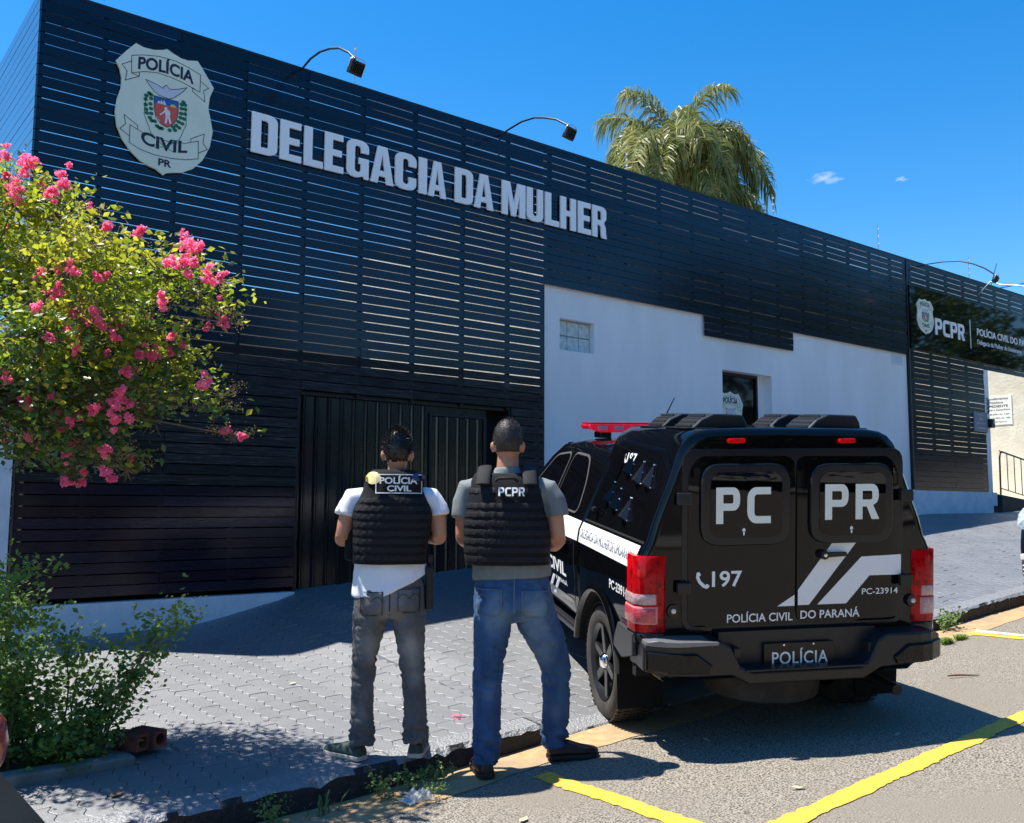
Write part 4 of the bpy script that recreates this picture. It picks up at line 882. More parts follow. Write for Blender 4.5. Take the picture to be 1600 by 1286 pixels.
bump('bumper', [(-1.0,.555),(-.72,.535),(-.47,.535),(-.36,.478),(.40,.478),(.52,.54),(.74,.55),(.985,.575),(.99,.70),(.90,.735),(.56,.738),(.50,.70),(.44,.59),(.38,.55),(-.34,.55),(-.42,.585),(-.48,.70),(-.54,.735),(-.92,.73),(-1.0,.70)], -1.03, -.84, m_trim, .014)
fixn(MB().prism([(-.49,.53),(.52,.53),(.52,.76),(-.49,.76)], -.90, -.80).obj('plate_recess', m_trim, tk))
MB().box(-.37, .41, -1.02, -.88, .552, .566).obj('step_tread', m_trim, tk, bevel=.004)
for s_ in (-1, 1):
    P = [(s_*.99,.565),(s_*.62,.555),(s_*.60,.60),(s_*.70,.672),(s_*.99,.678)]
    o = bump('bumper_corner', P, -1.046, -1.0, m_paint, .01)
    MB().box(s_*.76-.2, s_*.76+.2, -.80, -.74, .50, .56).obj('underbody', m_dark, tk)
m_fl = bump('bumper_top', [(-.99,.705),(-.56,.712),(-.56,.733),(-.92,.742),(-.985,.73)], -1.036, -.86, M('dusty_chrome', (.20,.20,.21), .3, metal=.4), .006)
for x in (-.405, .455): MB().box(x-.02, x+.02, -.97, -.90, .62, .68).obj('step_bracket', m_trim, tk, bevel=.006)
# number plate
np_ = fixn(MB().prism(rpoly([(-.215,.538),(.235,.538),(.235,.688),(-.215,.688)], .012), -.925, -.912).obj('number_plate', M('plate_black', (.006,.006,.007), .35), tk, bevel=.003))
rear('lettering', text_geo('POLÍCIA', .012, 1.06), -.165, .195, .562, .655, -.9262, M('plate_letters', (.8,.82,.8), .4), np_)
for x in (-.09, .10): MB().lathe([(.001,-.929),(.006,-.928),(.007,-.92)], (x, 0, .677), 'y', 8).obj('plate_screw', m_chrome, np_)
# wheels
def wheel(x, y, side):
    t = MB().lathe([(.235,.25),(.30,.262),(.345,.262),(.368,.245),(.380,.20),(.382,.12),(.380,.06),(.366,.02),(.343,.002),(.30,.0),(.250,.012),(.235,.03)], (0,0,0), 'x', 48, False)
    k = s_ = side
    V = [((p[0]-.0)*(-side)+x, p[1]+y, p[2]+.378) for p in t.v]
    o = fixn(obj('tyre', mesh('tyre', V, t.f, m_tyre, 40), tk))
    tr = MB()
    for q in range(60):
        a = 2*pi*q/60
        for xo in (.03, .09, .155, .21):
            c_, s2 = cos(a+(xo*1.2)), sin(a+(xo*1.2)); ca, sa = .381*c_, .381*s2
            p = [(xo-.02, -.009), (xo+.022, -.009), (xo+.022, .009), (xo-.02, .009)]
            k0 = [(x-side*a_, y+ca*1.0-s2*b_, .378+sa+c_*b_) for a_, b_ in p]; k1 = [(x-side*a_, y+(ca+.007*c_)-s2*b_, .378+sa+.007*s2+c_*b_) for a_, b_ in p]
            tr.add(k0+k1, [(4,5,6,7),(0,1,5,4),(1,2,6,5),(2,3,7,6),(3,0,4,7)])
    tr.obj('tread', m_tyre, o, kind='stuff')
    rm = MB().lathe([(.25,.005),(.238,.016),(.225,.03),(.215,.09),(.05,.10),(.001,.10)], (0,0,0), 'x', 40, False)
    rim = fixn(obj('rim', mesh('rim', [(-side*p[0]+x, p[1]+y, p[2]+.378) for p in rm.v], rm.f, M('rim_satin', (.03,.031,.033), .3, metal=.6), 30), tk))
    for q in range(6):
        a = 2*pi*q/6+.3; c_, s2 = cos(a), sin(a)
        def W(r, t_, d): return (x-side*d, y+r*c_-t_*s2, .378+r*s2+t_*c_)
        V = [W(.05,-.035,.03),W(.05,.035,.03),W(.235,.028,.022),W(.235,-.028,.022),W(.05,-.045,.075),W(.05,.045,.075),W(.235,.04,.07),W(.235,-.04,.07)]
        fixn(obj('spoke', mesh('spoke', V, [(0,1,2,3),(4,5,6,7),(0,1,5,4),(1,2,6,5),(2,3,7,6),(3,0,4,7)], M('spoke_gloss', (.015,.015,.016), .2, metal=.5)), rim, bevel=.008))
    hb = MB().lathe([(.001,-.005),(.03,-.003),(.045,.01),(.052,.03),(.055,.08)], (0,0,0), 'x', 20)
    fixn(obj('hub_cap', mesh('hub_cap', [(-side*p[0]+x, p[1]+y, p[2]+.378) for p in hb.v], hb.f, m_chrome, 50), rim))
for y in (0, 3.1):
    wheel(-.93, y, -1); wheel(.93, y, 1)
for y, r in ((0, .455), (3.1, .44)):
    for s_ in (-1, 1):
        V = [(x_, y+(r-.004)*cos(radians(4+172*k_/20)), .38+(r-.004)*sin(radians(4+172*k_/20))) for k_ in range(21) for x_ in (s_*.955, s_*.60)]
        V += [(s_*.60, y-.44, .42), (s_*.60, y+.44, .42)]
        obj('wheel_well', mesh('wheel_well', V, [(2*i, 2*i+1, 2*i+3, 2*i+2) for i in range(20)]+[tuple(2*i+1 for i in range(21))], m_dark), tk)
    for s_ in (-1, 1):
        V = []; n = 24
        for k_ in range(n+1):
            a = radians(6)+radians(168)*k_/n
            for rr, xx in ((r-.004,.935),(r+.004,.978),(r+.03,.985),(r+.062,.962)): V.append((s_*xx, y+rr*cos(a), .38+rr*sin(a)))
        obj('wheel_arch', mesh('wheel_arch', V, [(4*i+j, 4*i+j+1, 4*i+5+j, 4*i+4+j) for i in range(n) for j in range(3)], m_paint, 180), tk)
for s_ in (-1, 1):
    fixn(MB().prism([(s_*.96,.20),(s_*.66,.20),(s_*.66,.62),(s_*.97,.62)], -.46, -.445).obj('mud_flap', M('mud_flap_rubber', (.006,.006,.007), .7, spec=.2), tk, bevel=.004))
    fixn(MB().prism([(-.44,.60),(-.60,.56),(-.80,.62),(-.80,.75),(-.52,.76),(-.455,.66)], s_*.955, s_*.985, 'x').obj('quarter_moulding', m_satin, tk, bevel=.008))
    MB().box(s_*.82-.10, s_*.82+.10, .62, 2.6, .40, .46).obj('side_step', m_trim, tk, bevel=.02)
    mr = fixn(MB().prism(rpoly([(s_*.97,1.24),(s_*1.17,1.25),(s_*1.18,1.45),(s_*.99,1.45)], .04), 2.18, 2.28).obj('door_mirror', m_paint, tk, bevel=.02))
    MB().box(min(s_*.90,s_*.99), max(s_*.90,s_*.99), 2.2, 2.25, 1.26, 1.31).obj('mirror_arm', m_trim, mr)
sidepatch('fuel_flap', rpoly([(-.48,.78),(-.62,.78),(-.60,.70),(-.50,.70)], .02), m_satin, .004, hw, tk)
for y in (.74, 1.62):
    o = MB().box(-.998, -.965, y, y+.17, 1.06, 1.09).obj('door_handle', m_trim, tk, bevel=.01)
MB().box(-.62, .62, -.45, 3.7, .42, .55).obj('chassis', m_dark, tk)
fixn(MB().lathe([(.10,.27),(.30,.26),(.355,.29),(.365,.36),(.355,.43),(.30,.46),(.10,.45)], (0,-.44,0), 'z', 40).obj('spare_wheel', m_tyre, tk, smooth=50))
MB().ell((0,0,.37), (.14,.14,.13), 16, 10).obj('differential', m_dark, tk, smooth=180)
MB().box(-.7, .7, -.07, .07, .33, .43).obj('axle', m_dark, tk)
obj('exhaust_pipe', MB().tube([(.66,.2,.36),(.68,-.5,.36),(.70,-.86,.35)], .035, 10).mesh('exhaust_pipe', m_trim, 60), tk)
MB().lathe([(.36,-.14),(.38,-.10),(.38,.10),(.36,.14)], (.0, 0, 0), 'x', 8)
# roof vents on the canopy
for xc in (-.39, .385):
    for k_, (y0, y1) in enumerate(((-.62,-.30), (-.10,.20))):
        P = [(xc-.16,1.944),(xc+.21,1.944),(xc+.20,1.985),(xc+.175,2.03),(xc-.02,2.036),(xc-.10,2.0)]
        o = fixn(MB().prism(P, y0, y1).obj('roof_vent', m_trim, tk, bevel=.014, seg=3))
        for q in range(4):
            t = q/3; zz = 1.955+.065*t
            MB().box(xc-.155+.055*t*1.6, xc-.148+.055*t*1.6, y0+.03, y1-.03, zz, zz+.012).obj('vent_louvre', m_satin, o)
        MB().box(xc-.20, xc+.235, y0-.02, y1+.03, 1.940, 1.950).obj('vent_flange', m_trim, o, bevel=.004)
# light bar
fixn(MB().prism([(-.60,1.865),(-.56,1.84),(.56,1.84),(.60,1.865)], 1.42, 1.76).obj('light_bar_base', m_trim, tk, bevel=.008)) if False else None
lbm = M('light_bar_lens', (.85,.02,.06), .1, col2=(.55,.01,.03), nscale=25, coat=1, obj=True, emit=((1,.03,.08),.12), trans=.35)
lb_ = fixn(MB().prism([(-.50,1.872),(-.585,1.90),(-.60,1.925),(-.585,1.945),(.585,1.945),(.60,1.925),(.585,1.90),(.50,1.872)], 1.46, 1.72).obj('light_bar', lbm, tk, bevel=.01, seg=3))
for k_ in range(8): MB().box(-.52+.14*k_, -.44+.14*k_, 1.452, 1.462, 1.89, 1.925).obj('light_cell', M('pink_reflector', (.8,.35,.4), .2), lb_)
MB().box(-.59, .59, 1.458, 1.722, 1.9455, 1.956).obj('light_bar_top', M('light_bar_red', (.55,.01,.04), .2, coat=1), lb_, bevel=.004)
for x in (-.44, .44): MB().box(x-.05, x+.05, 1.50, 1.68, 1.825, 1.875).obj('light_bar_foot', m_trim, lb_, bevel=.008)
obj('antenna', MB().tube([(-.06,1.25,1.82),(-.05,1.22,1.96),(.0,1.08,2.16)], [.009,.007,.004], 6).mesh('antenna', m_blackm), tk)
# bonnet and windscreen, seen only in reflections or from the side
fixn(MB().prism([(-.72,1.26),(.72,1.26),(.62,1.72),(-.62,1.72)], 2.5, 2.51).obj('windscreen_core', m_dark, tk)) if False else None
v = [(-.80,2.66,1.275),(.80,2.66,1.275),(.62,2.02,1.775),(-.62,2.02,1.775)]
obj('windscreen', mesh('windscreen', v, [(0,1,2,3)], m_glass), tk)
for s_ in (-1, 1): fixn(MB().prism(rpoly([(s_*.52,.82),(s_*.80,.84),(s_*.80,.98),(s_*.50,.95)], .03), 3.86, 3.97).obj('headlight', M('headlight_glass', (.6,.62,.65), .05, coat=1), tk, bevel=.01))
fixn(MB().prism(rpoly([(-.48,.70),(.48,.70),(.48,.95),(-.48,.95)], .04), 3.93, 4.02).obj('grille', m_trim, tk, bevel=.01))
MB().box(-.85, .85, 3.88, 4.06, .45, .66).obj('front_bumper', m_trim, tk, bevel=.04)
# ---------------------------------------------------------------- surroundings across the street (seen in reflections)
oh = thing('house_across_street', 'low plastered house across the street behind the viewer', 'house', (4, -13, -1.5))
MB().box(-16, 12, -18, -12, -2.6, 2.3).obj('wall', M('house_grey', (.20,.19,.175), .85, col2=(.15,.14,.13), nscale=1), oh, world=True)
MB().prism([(-18.4,2.3),(-15,3.3),(-12,2.3)] if False else [(-18.3,2.3),(-15,3.4),(-11.6,2.3)], -16.5, 12.5, 'x').obj('roof', MATS['clay_tile'], oh, world=True)
for x in (-10, -4, 4, 9): MB().box(x, x+1.4, -12.0, -11.95, -.4, 1.2).obj('window', m_glass, oh, world=True)
hg = thing('added_hedge', 'unseen dark hedge along the far side of the street to the right', 'added_hedge', (48, -11, 0))  # never in view; added to darken what the right-hand slats reflect
obj('added_hedge_body', mesh('added_hedge_body', [(x, y, lerp(x, ZR)+z) for x in range(22, 96, 4) for y, z in ((-12,-.5),(-12,4.2),(-10.6,4.2),(-10.6,-.5))], [(4*i+j, 4*i+(j+1)%4, 4*i+4+(j+1)%4, 4*i+4+j) for i in range(18) for j in range(4)], M('hedge_leaf', (.02,.045,.012), .8, col2=(.035,.07,.015), nscale=3, bump=1, bscale=9, bdist=.2)), hg, world=True)
def leafcloud(rnd, lobes, n, size, aspect=.55, shell=.35, up=.0):
    """n small folded leaves spread through ellipsoidal lobes"""
    R = np.random.RandomState(rnd); vol = np.array([l[3]**2 for l in lobes]); pk = R.choice(len(lobes), n, p=vol/vol.sum())
    L = np.array(lobes)[pk]; d = R.normal(size=(n,3)); d /= np.linalg.norm(d, axis=1)[:,None]
    rad = (R.uniform(shell, 1, n))**.6; c = L[:,:3]+d*(L[:,3]*rad)[:,None]*np.array([1,1,L.shape[1] > 4 and 1 or .9])
    # clump: pull leaves towards twig points
    tw = R.randint(0, max(1, n//7), n); T = {}
    base = c.copy(); first = {}
    order = np.argsort(pk, kind='stable')
    for a in range(0, n-6, 7):
        ids = order[a:a+7]; cen = base[ids[0]]; dr = R.normal(size=3); dr[2] = abs(dr[2])*.3+up; dr /= np.linalg.norm(dr)
        for j, i in enumerate(ids): c[i] = cen+dr*size*1.0*j*.8+R.normal(size=3)*size*.35
    t = R.normal(size=(n,3)); t[:,2] = t[:,2]*.5-.25; t /= np.linalg.norm(t, axis=1)[:,None]
    s = R.normal(size=(n,3)); s -= (s*t).sum(1)[:,None]*t; s /= np.linalg.norm(s, axis=1)[:,None]; nn = np.cross(t, s)
    sz = size*R.uniform(.6, 1.3, n)[:,None]
    a = c-t*sz*.5; e = c+t*sz*.5; m1 = c+s*sz*aspect*.5+nn*sz*.10-t*sz*.05; m2 = c-s*sz*aspect*.5+nn*sz*.10-t*sz*.05
    V = np.stack([a, m1, e, m2], 1).reshape(-1,3); k = np.arange(n)*4
    Fq = np.stack([k, k+1, k+2, k, k+2, k+3], 1).reshape(-1,3)
    return V, Fq
def npmesh(name, V, Fq, mat, mats=None, midx=None):
    me = bpy.data.meshes.new(name); nf = len(Fq); kk = Fq.shape[1]
    me.vertices.add(len(V)); me.vertices.foreach_set('co', V.astype(np.float32).ravel())
    me.loops.add(nf*kk); me.loops.foreach_set('vertex_index', Fq.astype(np.int32).ravel())
    me.polygons.add(nf); me.polygons.foreach_set('loop_start', np.arange(0, nf*kk, kk, dtype=np.int32)); me.polygons.foreach_set('loop_total', np.full(nf, kk, dtype=np.int32))
    if mats:
        for m in mats: me.materials.append(m)
        me.polygons.foreach_set('material_index', midx.astype(np.int32))
    else: me.materials.append(mat)
    me.update(calc_edges=True); return me
m_farleaf = M('street_tree_leaf', (.035,.075,.015), .5, col2=(.06,.11,.02), nscale=1.2, transl=.3)
m_bark = M('bark', (.16,.12,.08), .9, col2=(.09,.065,.045), nscale=12, bump=.8, bscale=30)
rt_ = random.Random(8)
for k, (x, y, h) in enumerate(((4.5,-8,6.8),(9,-8.3,7.0),(13,-9.5,4.2),(19,-9.8,4.6),(26,-9.6,6.2),(33,-10,11),(41,-9.8,12.5),(50,-10,13),(60,-11,13.5))):
    z0 = zroad(x, -5.2)
    t = thing('street_tree', ['leftmost near','second near','nearest low','second','third','fourth','fifth','sixth','farthest'][k]+' street tree of the row across the road behind the viewer', 'tree', (x, y, z0), 'street trees across the road')
    lobes = [[x+rt_.uniform(-2.4,2.4), y+rt_.uniform(-1.6,1.6), z0+h*.62+rt_.uniform(-.30,.24)*h, rt_.uniform(.10,.17)*h+.3] for _ in range(14)]
    V, Fq = leafcloud(k+1, lobes, 4200, .42); o = obj('crown', npmesh('crown', V, Fq, m_farleaf), t, world=True, kind='stuff')
    obj('trunk', MB().tube([(x, y, z0-.3), (x+.1, y, z0+h*.3), (x-.1, y+.1, z0+h*.6)], [.26,.2,.1], 10).mesh('trunk', m_bark, 60), t, world=True)
# ---------------------------------------------------------------- crepe myrtle with pink flowers
ct = thing('crepe_myrtle', 'crepe myrtle tree with yellow-green leaves and bright pink flower heads at the left edge', 'tree', (.55, 5.7, -1.38))
m_leaf = M('myrtle_leaf_sunlit', (.21,.28,.02), .42, col2=(.42,.40,.03), nscale=3.0, transl=.5, spec=.6, lo=.4, hi=.6)
m_leaf_shade = M('myrtle_leaf_shaded', (.04,.10,.014), .32, col2=(.09,.16,.018), nscale=4, transl=.4, spec=.8)  # darker copy of the leaf: the crown's shade put into its colour
low = [l for l in LOBES]
def split(V, Fq, zc):  # sunlit leaf tone towards the top, shaded tone lower down
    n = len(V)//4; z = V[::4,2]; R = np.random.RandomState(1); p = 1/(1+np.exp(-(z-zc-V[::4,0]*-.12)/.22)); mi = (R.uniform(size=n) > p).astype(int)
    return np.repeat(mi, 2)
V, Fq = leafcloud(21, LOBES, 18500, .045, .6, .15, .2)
obj('foliage', npmesh('foliage', V, Fq, None, [m_leaf, m_leaf_shade], split(V, Fq, .98)), ct, world=True, kind='stuff')
rb = random.Random(5)
root = Vector((.5, 5.75, -1.42)); fork = Vector((.72, 5.85, .45))
obj('trunk', MB().tube([root, (.55,5.75,-.6), fork], [.085,.07,.055], 10).mesh('trunk', M('smooth_bark', (.30,.22,.15), .7, col2=(.2,.14,.09), nscale=9), 60), ct, world=True)
for i, l in enumerate(LOBES):
    c = Vector(l[:3]); mid = fork.lerp(c, .5)+Vector((rb.uniform(-.08,.08), rb.uniform(-.08,.08), .10))
    obj('branch', MB().tube([fork-Vector((0,0,.05)), fork.lerp(mid, .5)+Vector((0,0,.05)), mid, c], [.018,.011,.007,.003], 6).mesh('branch', m_bark, 60), ct, world=True)
tw = MB()
for l in LOBES:
    for _ in range(14):
        d = Vector((rb.gauss(0,1), rb.gauss(0,1), rb.gauss(.3,1))).normalized(); c = Vector(l[:3])
        tw.tube([c, c+d*l[3]*.6+Vector((0,0,-.01)), c+d*l[3]*1.15], [.005,.0035,.0015], 4, False)
tw.obj('twigs', m_bark, ct, world=True, kind='stuff')
m_pink = M('pink_petal', (.85,.13,.30), .5, col2=(.9,.30,.46), nscale=30, transl=.45)
m_bud = M('brown_bud', (.30,.16,.06), .6, col2=(.22,.2,.04), nscale=40)
rfl = random.Random(31)
for _ in range(46):
    l = LOBES[rfl.randrange(len(LOBES))]; d = Vector((rfl.gauss(0,1), rfl.gauss(-.9,.7), rfl.gauss(.3,.8))).normalized(); FLOWERS.append([l[0]+d.x*l[3], l[1]+d.y*l[3], l[2]+d.z*l[3]*.9, rfl.uniform(.014,.026)])
for i, (x, y, z, r) in enumerate(FLOWERS):
    r *= 1.0
    R = np.random.RandomState(i); n = int(110+r*4200); d = R.normal(size=(n,3)); d /= np.linalg.norm(d, axis=1)[:,None]
    sub = R.normal(size=(6,3))*r*.48; sub[:,2] *= 1.2; pick = R.randint(0,6,n); n_loose = n//6
    c = sub[pick]+d*R.uniform(.2,1,n)[:,None]**.6*(r*R.uniform(.42,.6,6)[pick])[:,None]; c[:n_loose] += R.normal(size=(n_loose,3))*r*.2; t = R.normal(size=(n,3)); t /= np.linalg.norm(t, axis=1)[:,None]; s = np.cross(t, R.normal(size=(n,3))); s /= np.linalg.norm(s, axis=1)[:,None]
    q = .0075; nn = np.cross(t, s)
    Vp = np.stack([c-t*q, c+s*q*.9+nn*q*.4, c+t*q, c-s*q*.9+nn*q*.4], 1).reshape(-1,3); k = np.arange(n)*4
    o = obj('flower_head', npmesh('flower_head', Vp, np.stack([k,k+1,k+2,k+3],1), m_pink), ct); o.location = Vector((x, y, z))-ct.location
# seed and bud sprays on the outer twigs
R = np.random.RandomState(77); C = []
FA = np.array(FLOWERS)[:,:3]
for i in range(170):
    l = LOBES[R.randint(0, 30)]; d = R.normal(size=3); d[2] = abs(d[2])*.5; d[1] -= .4; d /= np.linalg.norm(d); base = np.array(l[:3])+d*l[3]*1.05
    for j in range(26): C.append(base+d*.02*R.uniform(0,4)+R.normal(size=3)*.017)
C = np.array(C); n = len(C); q = .0042
O = np.array([[1,0,0],[-1,0,0],[0,1,0],[0,-1,0],[0,0,1],[0,0,-1]])*q; Vb = (C[:,None,:]+O[None]).reshape(-1,3); k = (np.arange(n)*6)[:,None]
T8 = np.array([[0,2,4],[2,1,4],[1,3,4],[3,0,4],[2,0,5],[1,2,5],[3,1,5],[0,3,5]]); obj('bud_sprays', npmesh('bud_sprays', Vb, (k[:,:,None]+T8[None]).reshape(-1,3), m_bud), ct, world=True, kind='stuff')
# ---------------------------------------------------------------- planter with shrub and hollow bricks
pz = -1.385
pl_ = thing('planter_bed', 'low grey concrete kerbed planting bed in front of the shrub at lower left', 'planter', (.6, 5.6, pz))
MB().box(-1.2, 1.66, 5.32, 5.44, pz-.15, pz+.045).obj('edging', M('old_concrete', (.20,.205,.19), .9, col2=(.13,.14,.12), nscale=8, bump=.6, bscale=40), pl_, world=True, bevel=.012)
MB().box(1.55, 1.66, 5.442, 6.45, pz-.15, pz+.04).obj('edging', MATS['old_concrete'], pl_, world=True, bevel=.012)
MB().box(-1.2, 1.548, 5.442, 6.5, pz-.1, pz+.025).obj('soil', M('soil', (.10,.07,.045), .95, col2=(.05,.035,.02), nscale=20, bump=1, bscale=30, bdist=.03), pl_, world=True)
sb = thing('leafy_shrub', 'loose green shrub with thin upright stems and small leaves in the planting bed', 'shrub', (1.2, 5.75, pz))
m_sh = M('shrub_leaf', (.07,.16,.03), .45, col2=(.17,.25,.04), nscale=6, transl=.35)
rb = random.Random(9); tips = []
stems = MB(); lob2 = []
def stem(x, y, h, dx, dy, lean=.2):
    a = Vector((x, y, pz)); P = [a]
    for k in range(1, 6):
        t = k/5; P.append(a+Vector((dx*t**1.4*h, dy*t*h, h*t*(1-.08*t)))+Vector((rb.gauss(0,.01), rb.gauss(0,.01), 0)))
    stems.tube(P, [.007,.006,.005,.004,.003,.0015], 5, False); return P
for i in range(26):
    x = rb.uniform(.55,1.55); h = rb.uniform(.35,.72) if x > 1.0 else rb.uniform(.6,1.15)
    P = stem(x, rb.uniform(5.5,6.1), h, rb.uniform(-.15,.55) if x > 1.1 else rb.uniform(-.2,.15), rb.uniform(-.15,.15))
    for p in P[2:]: lob2.append([p.x, p.y, p.z, rb.uniform(.035,.075)])
for i in range(5):
    P = stem(1.5+rb.uniform(-.05,.1), rb.uniform(5.5,5.8), rb.uniform(.65,.85), rb.uniform(.35,.75), rb.uniform(-.2,.05))
    for p in P[2:]: lob2.append([p.x, p.y, p.z, rb.uniform(.03,.06)])
stems.obj('stems', m_bark, sb, world=True, kind='stuff')
dense = [[rb.uniform(.55,1.62), rb.uniform(5.42,5.85), pz+rb.uniform(.03,.20), rb.uniform(.08,.14)] for _ in range(30)]+[[rb.uniform(.85,1.34), rb.uniform(5.65,6.3), pz+.95*rb.random()**1.3+.08, rb.uniform(.08,.14)] for _ in range(26)]
V, Fq = leafcloud(31, lob2, 6500, .040, .6, .05, .3); V2, F2 = leafcloud(32, dense, 7500, .040, .6, .1, .3)
V = np.concatenate([V, V2]); Fq = np.concatenate([Fq, F2+len(V)-len(V2)])
obj('foliage', npmesh('foliage', V, Fq, m_sh), sb, world=True, kind='stuff')
m_brick = M('clay_brick', (.23,.055,.035), .8, col2=(.15,.04,.03), nscale=14, bump=.5, bscale=60)
for k in range(2):
    t = thing('hollow_brick', ['red hollow clay brick lying by the shrub, the left one of the pair', 'red hollow clay brick lying on the bed edging, the right one of the pair'][k], 'brick', (1.68+.105*k, 5.50+.02*k, pz+.045), 'hollow clay bricks', rz=radians(28-4*k))
    outer = [(-.045,0),(.045,0),(.045,.09),(-.045,.09)]
    def loopc(r, cx, cz, n=14): return [(cx+r*cos(2*pi*i/n), cz+r*sin(2*pi*i/n)) for i in range(n)]
    g = shape_geo([[(a, b_) for a, b_ in outer], loopc(.031, 0, .045)])
    vv, ff = g; Y0, Y1 = -.095, .095; nn = len(vv)
    V = [(a, Y0, b_) for a, b_, _ in vv]+[(a, Y1, b_) for a, b_, _ in vv]; Fc = [q for q in ff]+[tuple(i+nn for i in q[::-1]) for q in ff]
    mb = MB().add(V, Fc)
    ring2 = outer; n4 = 4
    mb.add([(a, Y0, b_) for a, b_ in outer]+[(a, Y1, b_) for a, b_ in outer], [(i, (i+1) % 4, (i+1) % 4+4, i+4) for i in range(4)])
    lc = loopc(.031, 0, .045); mb.add([(a, Y0, b_) for a, b_ in lc]+[(a, Y1, b_) for a, b_ in lc], [(i, i+14, (i+1) % 14+14, (i+1) % 14) for i in range(14)])
    o = fixn(mb.obj('brick_body', m_brick, t)); rr = MB()
    for a in (-.03, -.01, .01, .03): rr.box(a-.004, a+.004, Y0+.001, Y1-.001, .0902, .0945)
    rr.obj('scoring', m_brick, t, kind='stuff')
# ---------------------------------------------------------------- palm behind the roof
pm = thing('palm_tree', 'tall palm with drooping feathery fronds behind the roof', 'palm', (12.6, 11.4, -.5))
m_frond = M('palm_leaflet', (.15,.19,.05), .4, col2=(.30,.29,.09), nscale=2.5, transl=.35, spec=.7)
m_stalk = M('palm_stalk', (.30,.32,.12), .5)
hub = Vector((12.56, 11.15, 5.86))
obj('trunk', MB().tube([(12.6,11.4,-.5),(12.5,11.35,2),(12.4,11.3,4.6),hub], [.2,.18,.16,.13], 12).mesh('trunk', M('palm_bark', (.22,.18,.12), .9, col2=(.12,.1,.07), nscale=8, bump=.9, bscale=20), 60), pm, world=True)
def frond(par, hub, az, el, ln, droop, seed, mat, nl=64, ll=.42):
    r = random.Random(seed); d = Vector((cos(az)*cos(el), sin(az)*cos(el), sin(el))); P = []; p = hub.copy(); v_ = d.copy(); N = 16
    for k in range(N+1):
        P.append(p.copy()); p += v_*(ln/N); v_ = (v_+Vector((0,0,-droop/N*(.4+1.4*k/N)))).normalized()
    fr0 = obj('frond', MB().tube(P, [.022-.018*k/N for k in range(N+1)], 5, False).mesh('frond', m_stalk), par, world=True)
    V = []; Fc = []
    for k in range(nl):
        t = .18+.82*k/nl; i = min(N-1, int(t*N)); q = P[i].lerp(P[i+1], t*N-i); tan = (P[i+1]-P[i]).normalized()
        side = tan.cross(Vector((0,0,1))).normalized()
        for s in (-1, 1):
            L_ = ll*(1-.55*abs(t-.45)*1.4)*r.uniform(.75,1.1); dd = (side*s*(.55+r.uniform(-.15,.15))+tan*.45+Vector((0,0,r.uniform(-.6,.6)))).normalized()
            wv = tan.cross(dd).normalized().cross(dd).normalized()*.013 if False else dd.cross(Vector((r.gauss(0,1), r.gauss(0,1), .3))).normalized()*.0125
            a = q; b_ = q+dd*L_*.35+Vector((0,0,-.03*L_)); c = q+dd*L_*.62+Vector((0,0,-.30*L_)); e = q+dd*L_*.72+Vector((0,0,-.68*L_))
            k0 = len(V); V += [a-wv*.5, a+wv*.5, b_-wv, b_+wv, c-wv*.9, c+wv*.9, e]; Fc += [(k0,k0+1,k0+3,k0+2),(k0+2,k0+3,k0+5,k0+4),(k0+4,k0+5,k0+6)]
    o = obj('leaflets', mesh('leaflets', V, Fc, mat), fr0, kind='stuff'); return fr0
rq = random.Random(12)
fronds = [(2.2,1.25,2.5,1.9),(1.2,1.15,2.4,2.0),(.1,1.05,2.5,2.2),(-1.0,1.2,2.3,2.2),(-2.0,1.0,2.2,2.4),(3.0,.95,2.3,2.3),(-.4,.75,2.4,2.2),(-1.4,.7,2.1,2.4),(-2.6,.7,2.1,2.3),(.7,.7,2.4,2.2),(1.8,.7,2.3,2.2),(2.6,.55,2.2,2.1),(-.8,.35,2.2,2.0),(-1.8,.35,1.9,2.0),(-.1,.3,2.4,1.8),(3.4,.35,2.2,1.7),(.4,1.4,2.4,2.1),(-1.5,1.45,2.4,2.0),(3.0,1.4,2.3,2.2),(-.55,1.0,2.6,2.3),(-.9,.05,2.2,1.3),(-.35,.02,2.3,1.4),(-1.1,-.2,2.0,1.2),(2.4,-.1,2.0,1.4),(1.5,.2,2.0,1.8),(-.6,-.3,2.3,.9),(.2,.9,2.3,2.6),(-1.7,1.2,2.2,2.8),(-2.4,1.25,2.2,2.6),(-.2,1.3,2.4,2.5),(.5,1.1,2.4,3.0),(-.7,1.15,2.4,3.0),(1.6,1.2,2.2,3.0),(2.9,1.25,2.5,2.8),(-2.9,1.0,2.5,2.6),(-1.2,.95,2.2,3.0),(3.1,.1,2.5,1.4),(2.7,.25,2.5,1.6)]
for i, (az, el, ln, dr) in enumerate(fronds): frond(pm, hub+Vector((rq.uniform(-.1,.1), rq.uniform(-.1,.1), rq.uniform(-.2,.15))), az, el, ln*.92*rq.uniform(.85,1.1), dr*1.5*rq.uniform(.8,1.15), i, m_frond, 150, .66)
